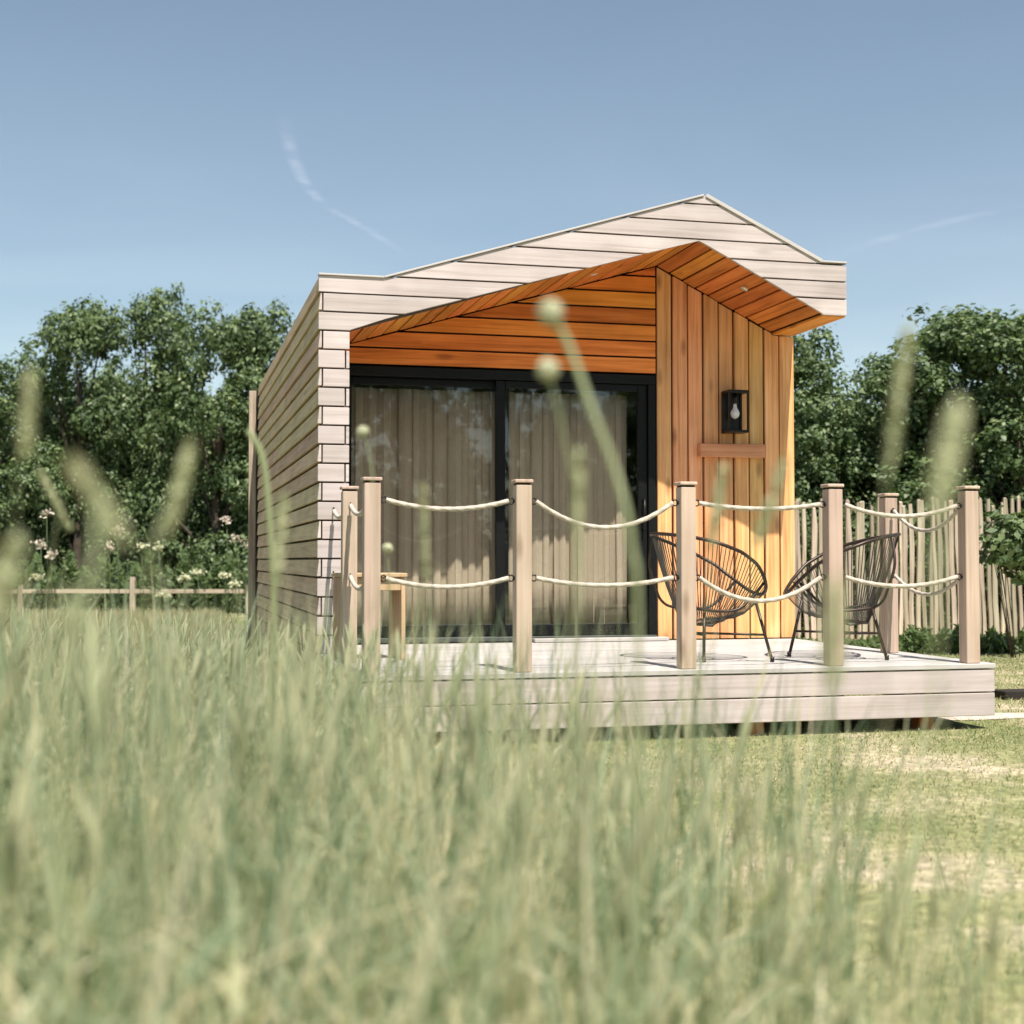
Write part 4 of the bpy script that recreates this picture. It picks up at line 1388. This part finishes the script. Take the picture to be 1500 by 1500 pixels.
# ------------------------------------------------------------------ vapour trails high in the sky
def trailmat(name, op):
    m, nt, N, L = new_mat(name)
    tc = N('ShaderNodeTexCoord')
    n = N('ShaderNodeTexNoise'); n.inputs['Scale'].default_value = .006; n.inputs['Detail'].default_value = 4
    L(tc.outputs['Object'], n.inputs['Vector'])
    at = N('ShaderNodeAttribute'); at.attribute_name = 'edge'
    mr = N('ShaderNodeMapRange'); mr.inputs['From Min'].default_value = .35; mr.inputs['From Max'].default_value = .7
    mr.inputs['To Max'].default_value = op
    L(n.outputs[0], mr.inputs['Value'])
    mu = N('ShaderNodeMath'); mu.operation = 'MULTIPLY'
    L(mr.outputs[0], mu.inputs[0]); L(at.outputs['Fac'], mu.inputs[1])
    t = N('ShaderNodeBsdfTransparent')
    b_ = N('ShaderNodeBsdfDiffuse'); b_.inputs[0].default_value = (.9, .9, .9, 1)
    tl = N('ShaderNodeBsdfTranslucent'); tl.inputs[0].default_value = (.9, .9, .9, 1)
    ad = N('ShaderNodeAddShader'); L(b_.outputs[0], ad.inputs[0]); L(tl.outputs[0], ad.inputs[1])
    mx = N('ShaderNodeMixShader')
    L(mu.outputs[0], mx.inputs[0]); L(t.outputs[0], mx.inputs[1]); L(ad.outputs[0], mx.inputs[2])
    out = N('ShaderNodeOutputMaterial'); L(mx.outputs[0], out.inputs[0])
    return m


def trail(pts, wid, op, label, seed):
    """a thin ice cloud ribbon lying level at about 1.9 km"""
    H = 1900.0
    w = []
    for (px_, py_) in pts:
        dv = F_ * 1.0 + R_ * ((px_ - 750) / FPX) + R_.cross(F_) * ((750 - py_) / FPX)
        w.append(CAM + dv * (H / dv.z))
    sm = []
    for i in range(len(w) - 1):
        p0 = w[max(i - 1, 0)]; p1 = w[i]; p2 = w[i + 1]; p3 = w[min(i + 2, len(w) - 1)]
        for q in range(8):
            u = q / 8
            sm.append(0.5 * ((2 * p1) + (-p0 + p2) * u + (2 * p0 - 5 * p1 + 4 * p2 - p3) * u * u + (-p0 + 3 * p1 - 3 * p2 + p3) * u ** 3))
    sm.append(w[-1])
    V, Qd, E = [], [], []
    for i, c in enumerate(sm):
        a = sm[max(i - 1, 0)]; b_ = sm[min(i + 1, len(sm) - 1)]
        t = (b_ - a).normalized(); s = Vector((-t.y, t.x, 0)).normalized()
        fade = min(1, 3 * i / len(sm), 3 * (len(sm) - 1 - i) / len(sm))
        for k in range(5):
            V.append(c + s * (wid * (k - 2) / 2)); E.append(fade * (0, .6, 1, .6, 0)[k])
        if i:
            for k in range(4): Qd.append(((i - 1) * 5 + k, (i - 1) * 5 + k + 1, i * 5 + k + 1, i * 5 + k))
    me = np_mesh('vapour_trail', [tuple(v) for v in V], quads=Qd)
    at = me.attributes.new('edge', 'FLOAT', 'POINT'); at.data.foreach_set('value', E)
    o = link('vapour_trail', me, trailmat('vapour_' + str(seed), op))
    o.visible_shadow = True
    tag(o, label, 'vapour trail', kind='stuff')


trail([(415, 165), (425, 215), (440, 255), (470, 295), (520, 325), (560, 350), (600, 378)], 42, .13, 'bent white vapour trail in the blue sky above the cabin side wall', 1)
trail([(1180, 395), (1290, 352), (1400, 322), (1520, 296)], 90, .05, 'faint white vapour trail in the sky beside the gable end', 2)


def veil():
    """a level sheet of thin high haze cloud, 2.4 km up and from 5 to 26 km away"""
    H = 2400.0
    nr, na = 26, 60
    V, Qd, E = [], [], []
    for i in range(nr + 1):
        d_ = 5000 + 21000 * i / nr
        for k in range(na + 1):
            a = YAW + R(-50 + 100 * k / na)
            V.append((d_ * math.sin(a), d_ * math.cos(a), H))
            e_ = (i / nr) ** .7 * min(1, (nr - i) / 3) * min(1, k / 6, (na - k) / 6)
            E.append(e_ * (.55 + .45 * k / na))
    for i in range(nr):
        for k in range(na):
            q = i * (na + 1) + k
            Qd.append((q, q + 1, q + na + 2, q + na + 1))
    me = np_mesh('high_cloud', V, quads=Qd)
    at = me.attributes.new('edge', 'FLOAT', 'POINT'); at.data.foreach_set('value', E)
    m = trailmat('thin_cloud', .17)
    for nd in m.node_tree.nodes:
        if nd.type == 'TEX_NOISE': nd.inputs['Scale'].default_value = .00022; nd.inputs['Detail'].default_value = 7; nd.inputs['Distortion'].default_value = 1.2
        if nd.type == 'MAP_RANGE': nd.inputs['From Min'].default_value = .1; nd.inputs['From Max'].default_value = .75
    tag(link('high_cloud', me, m), 'thin pale veil of high cloud low in the sky toward the gable side', 'cloud', kind='stuff')


veil()
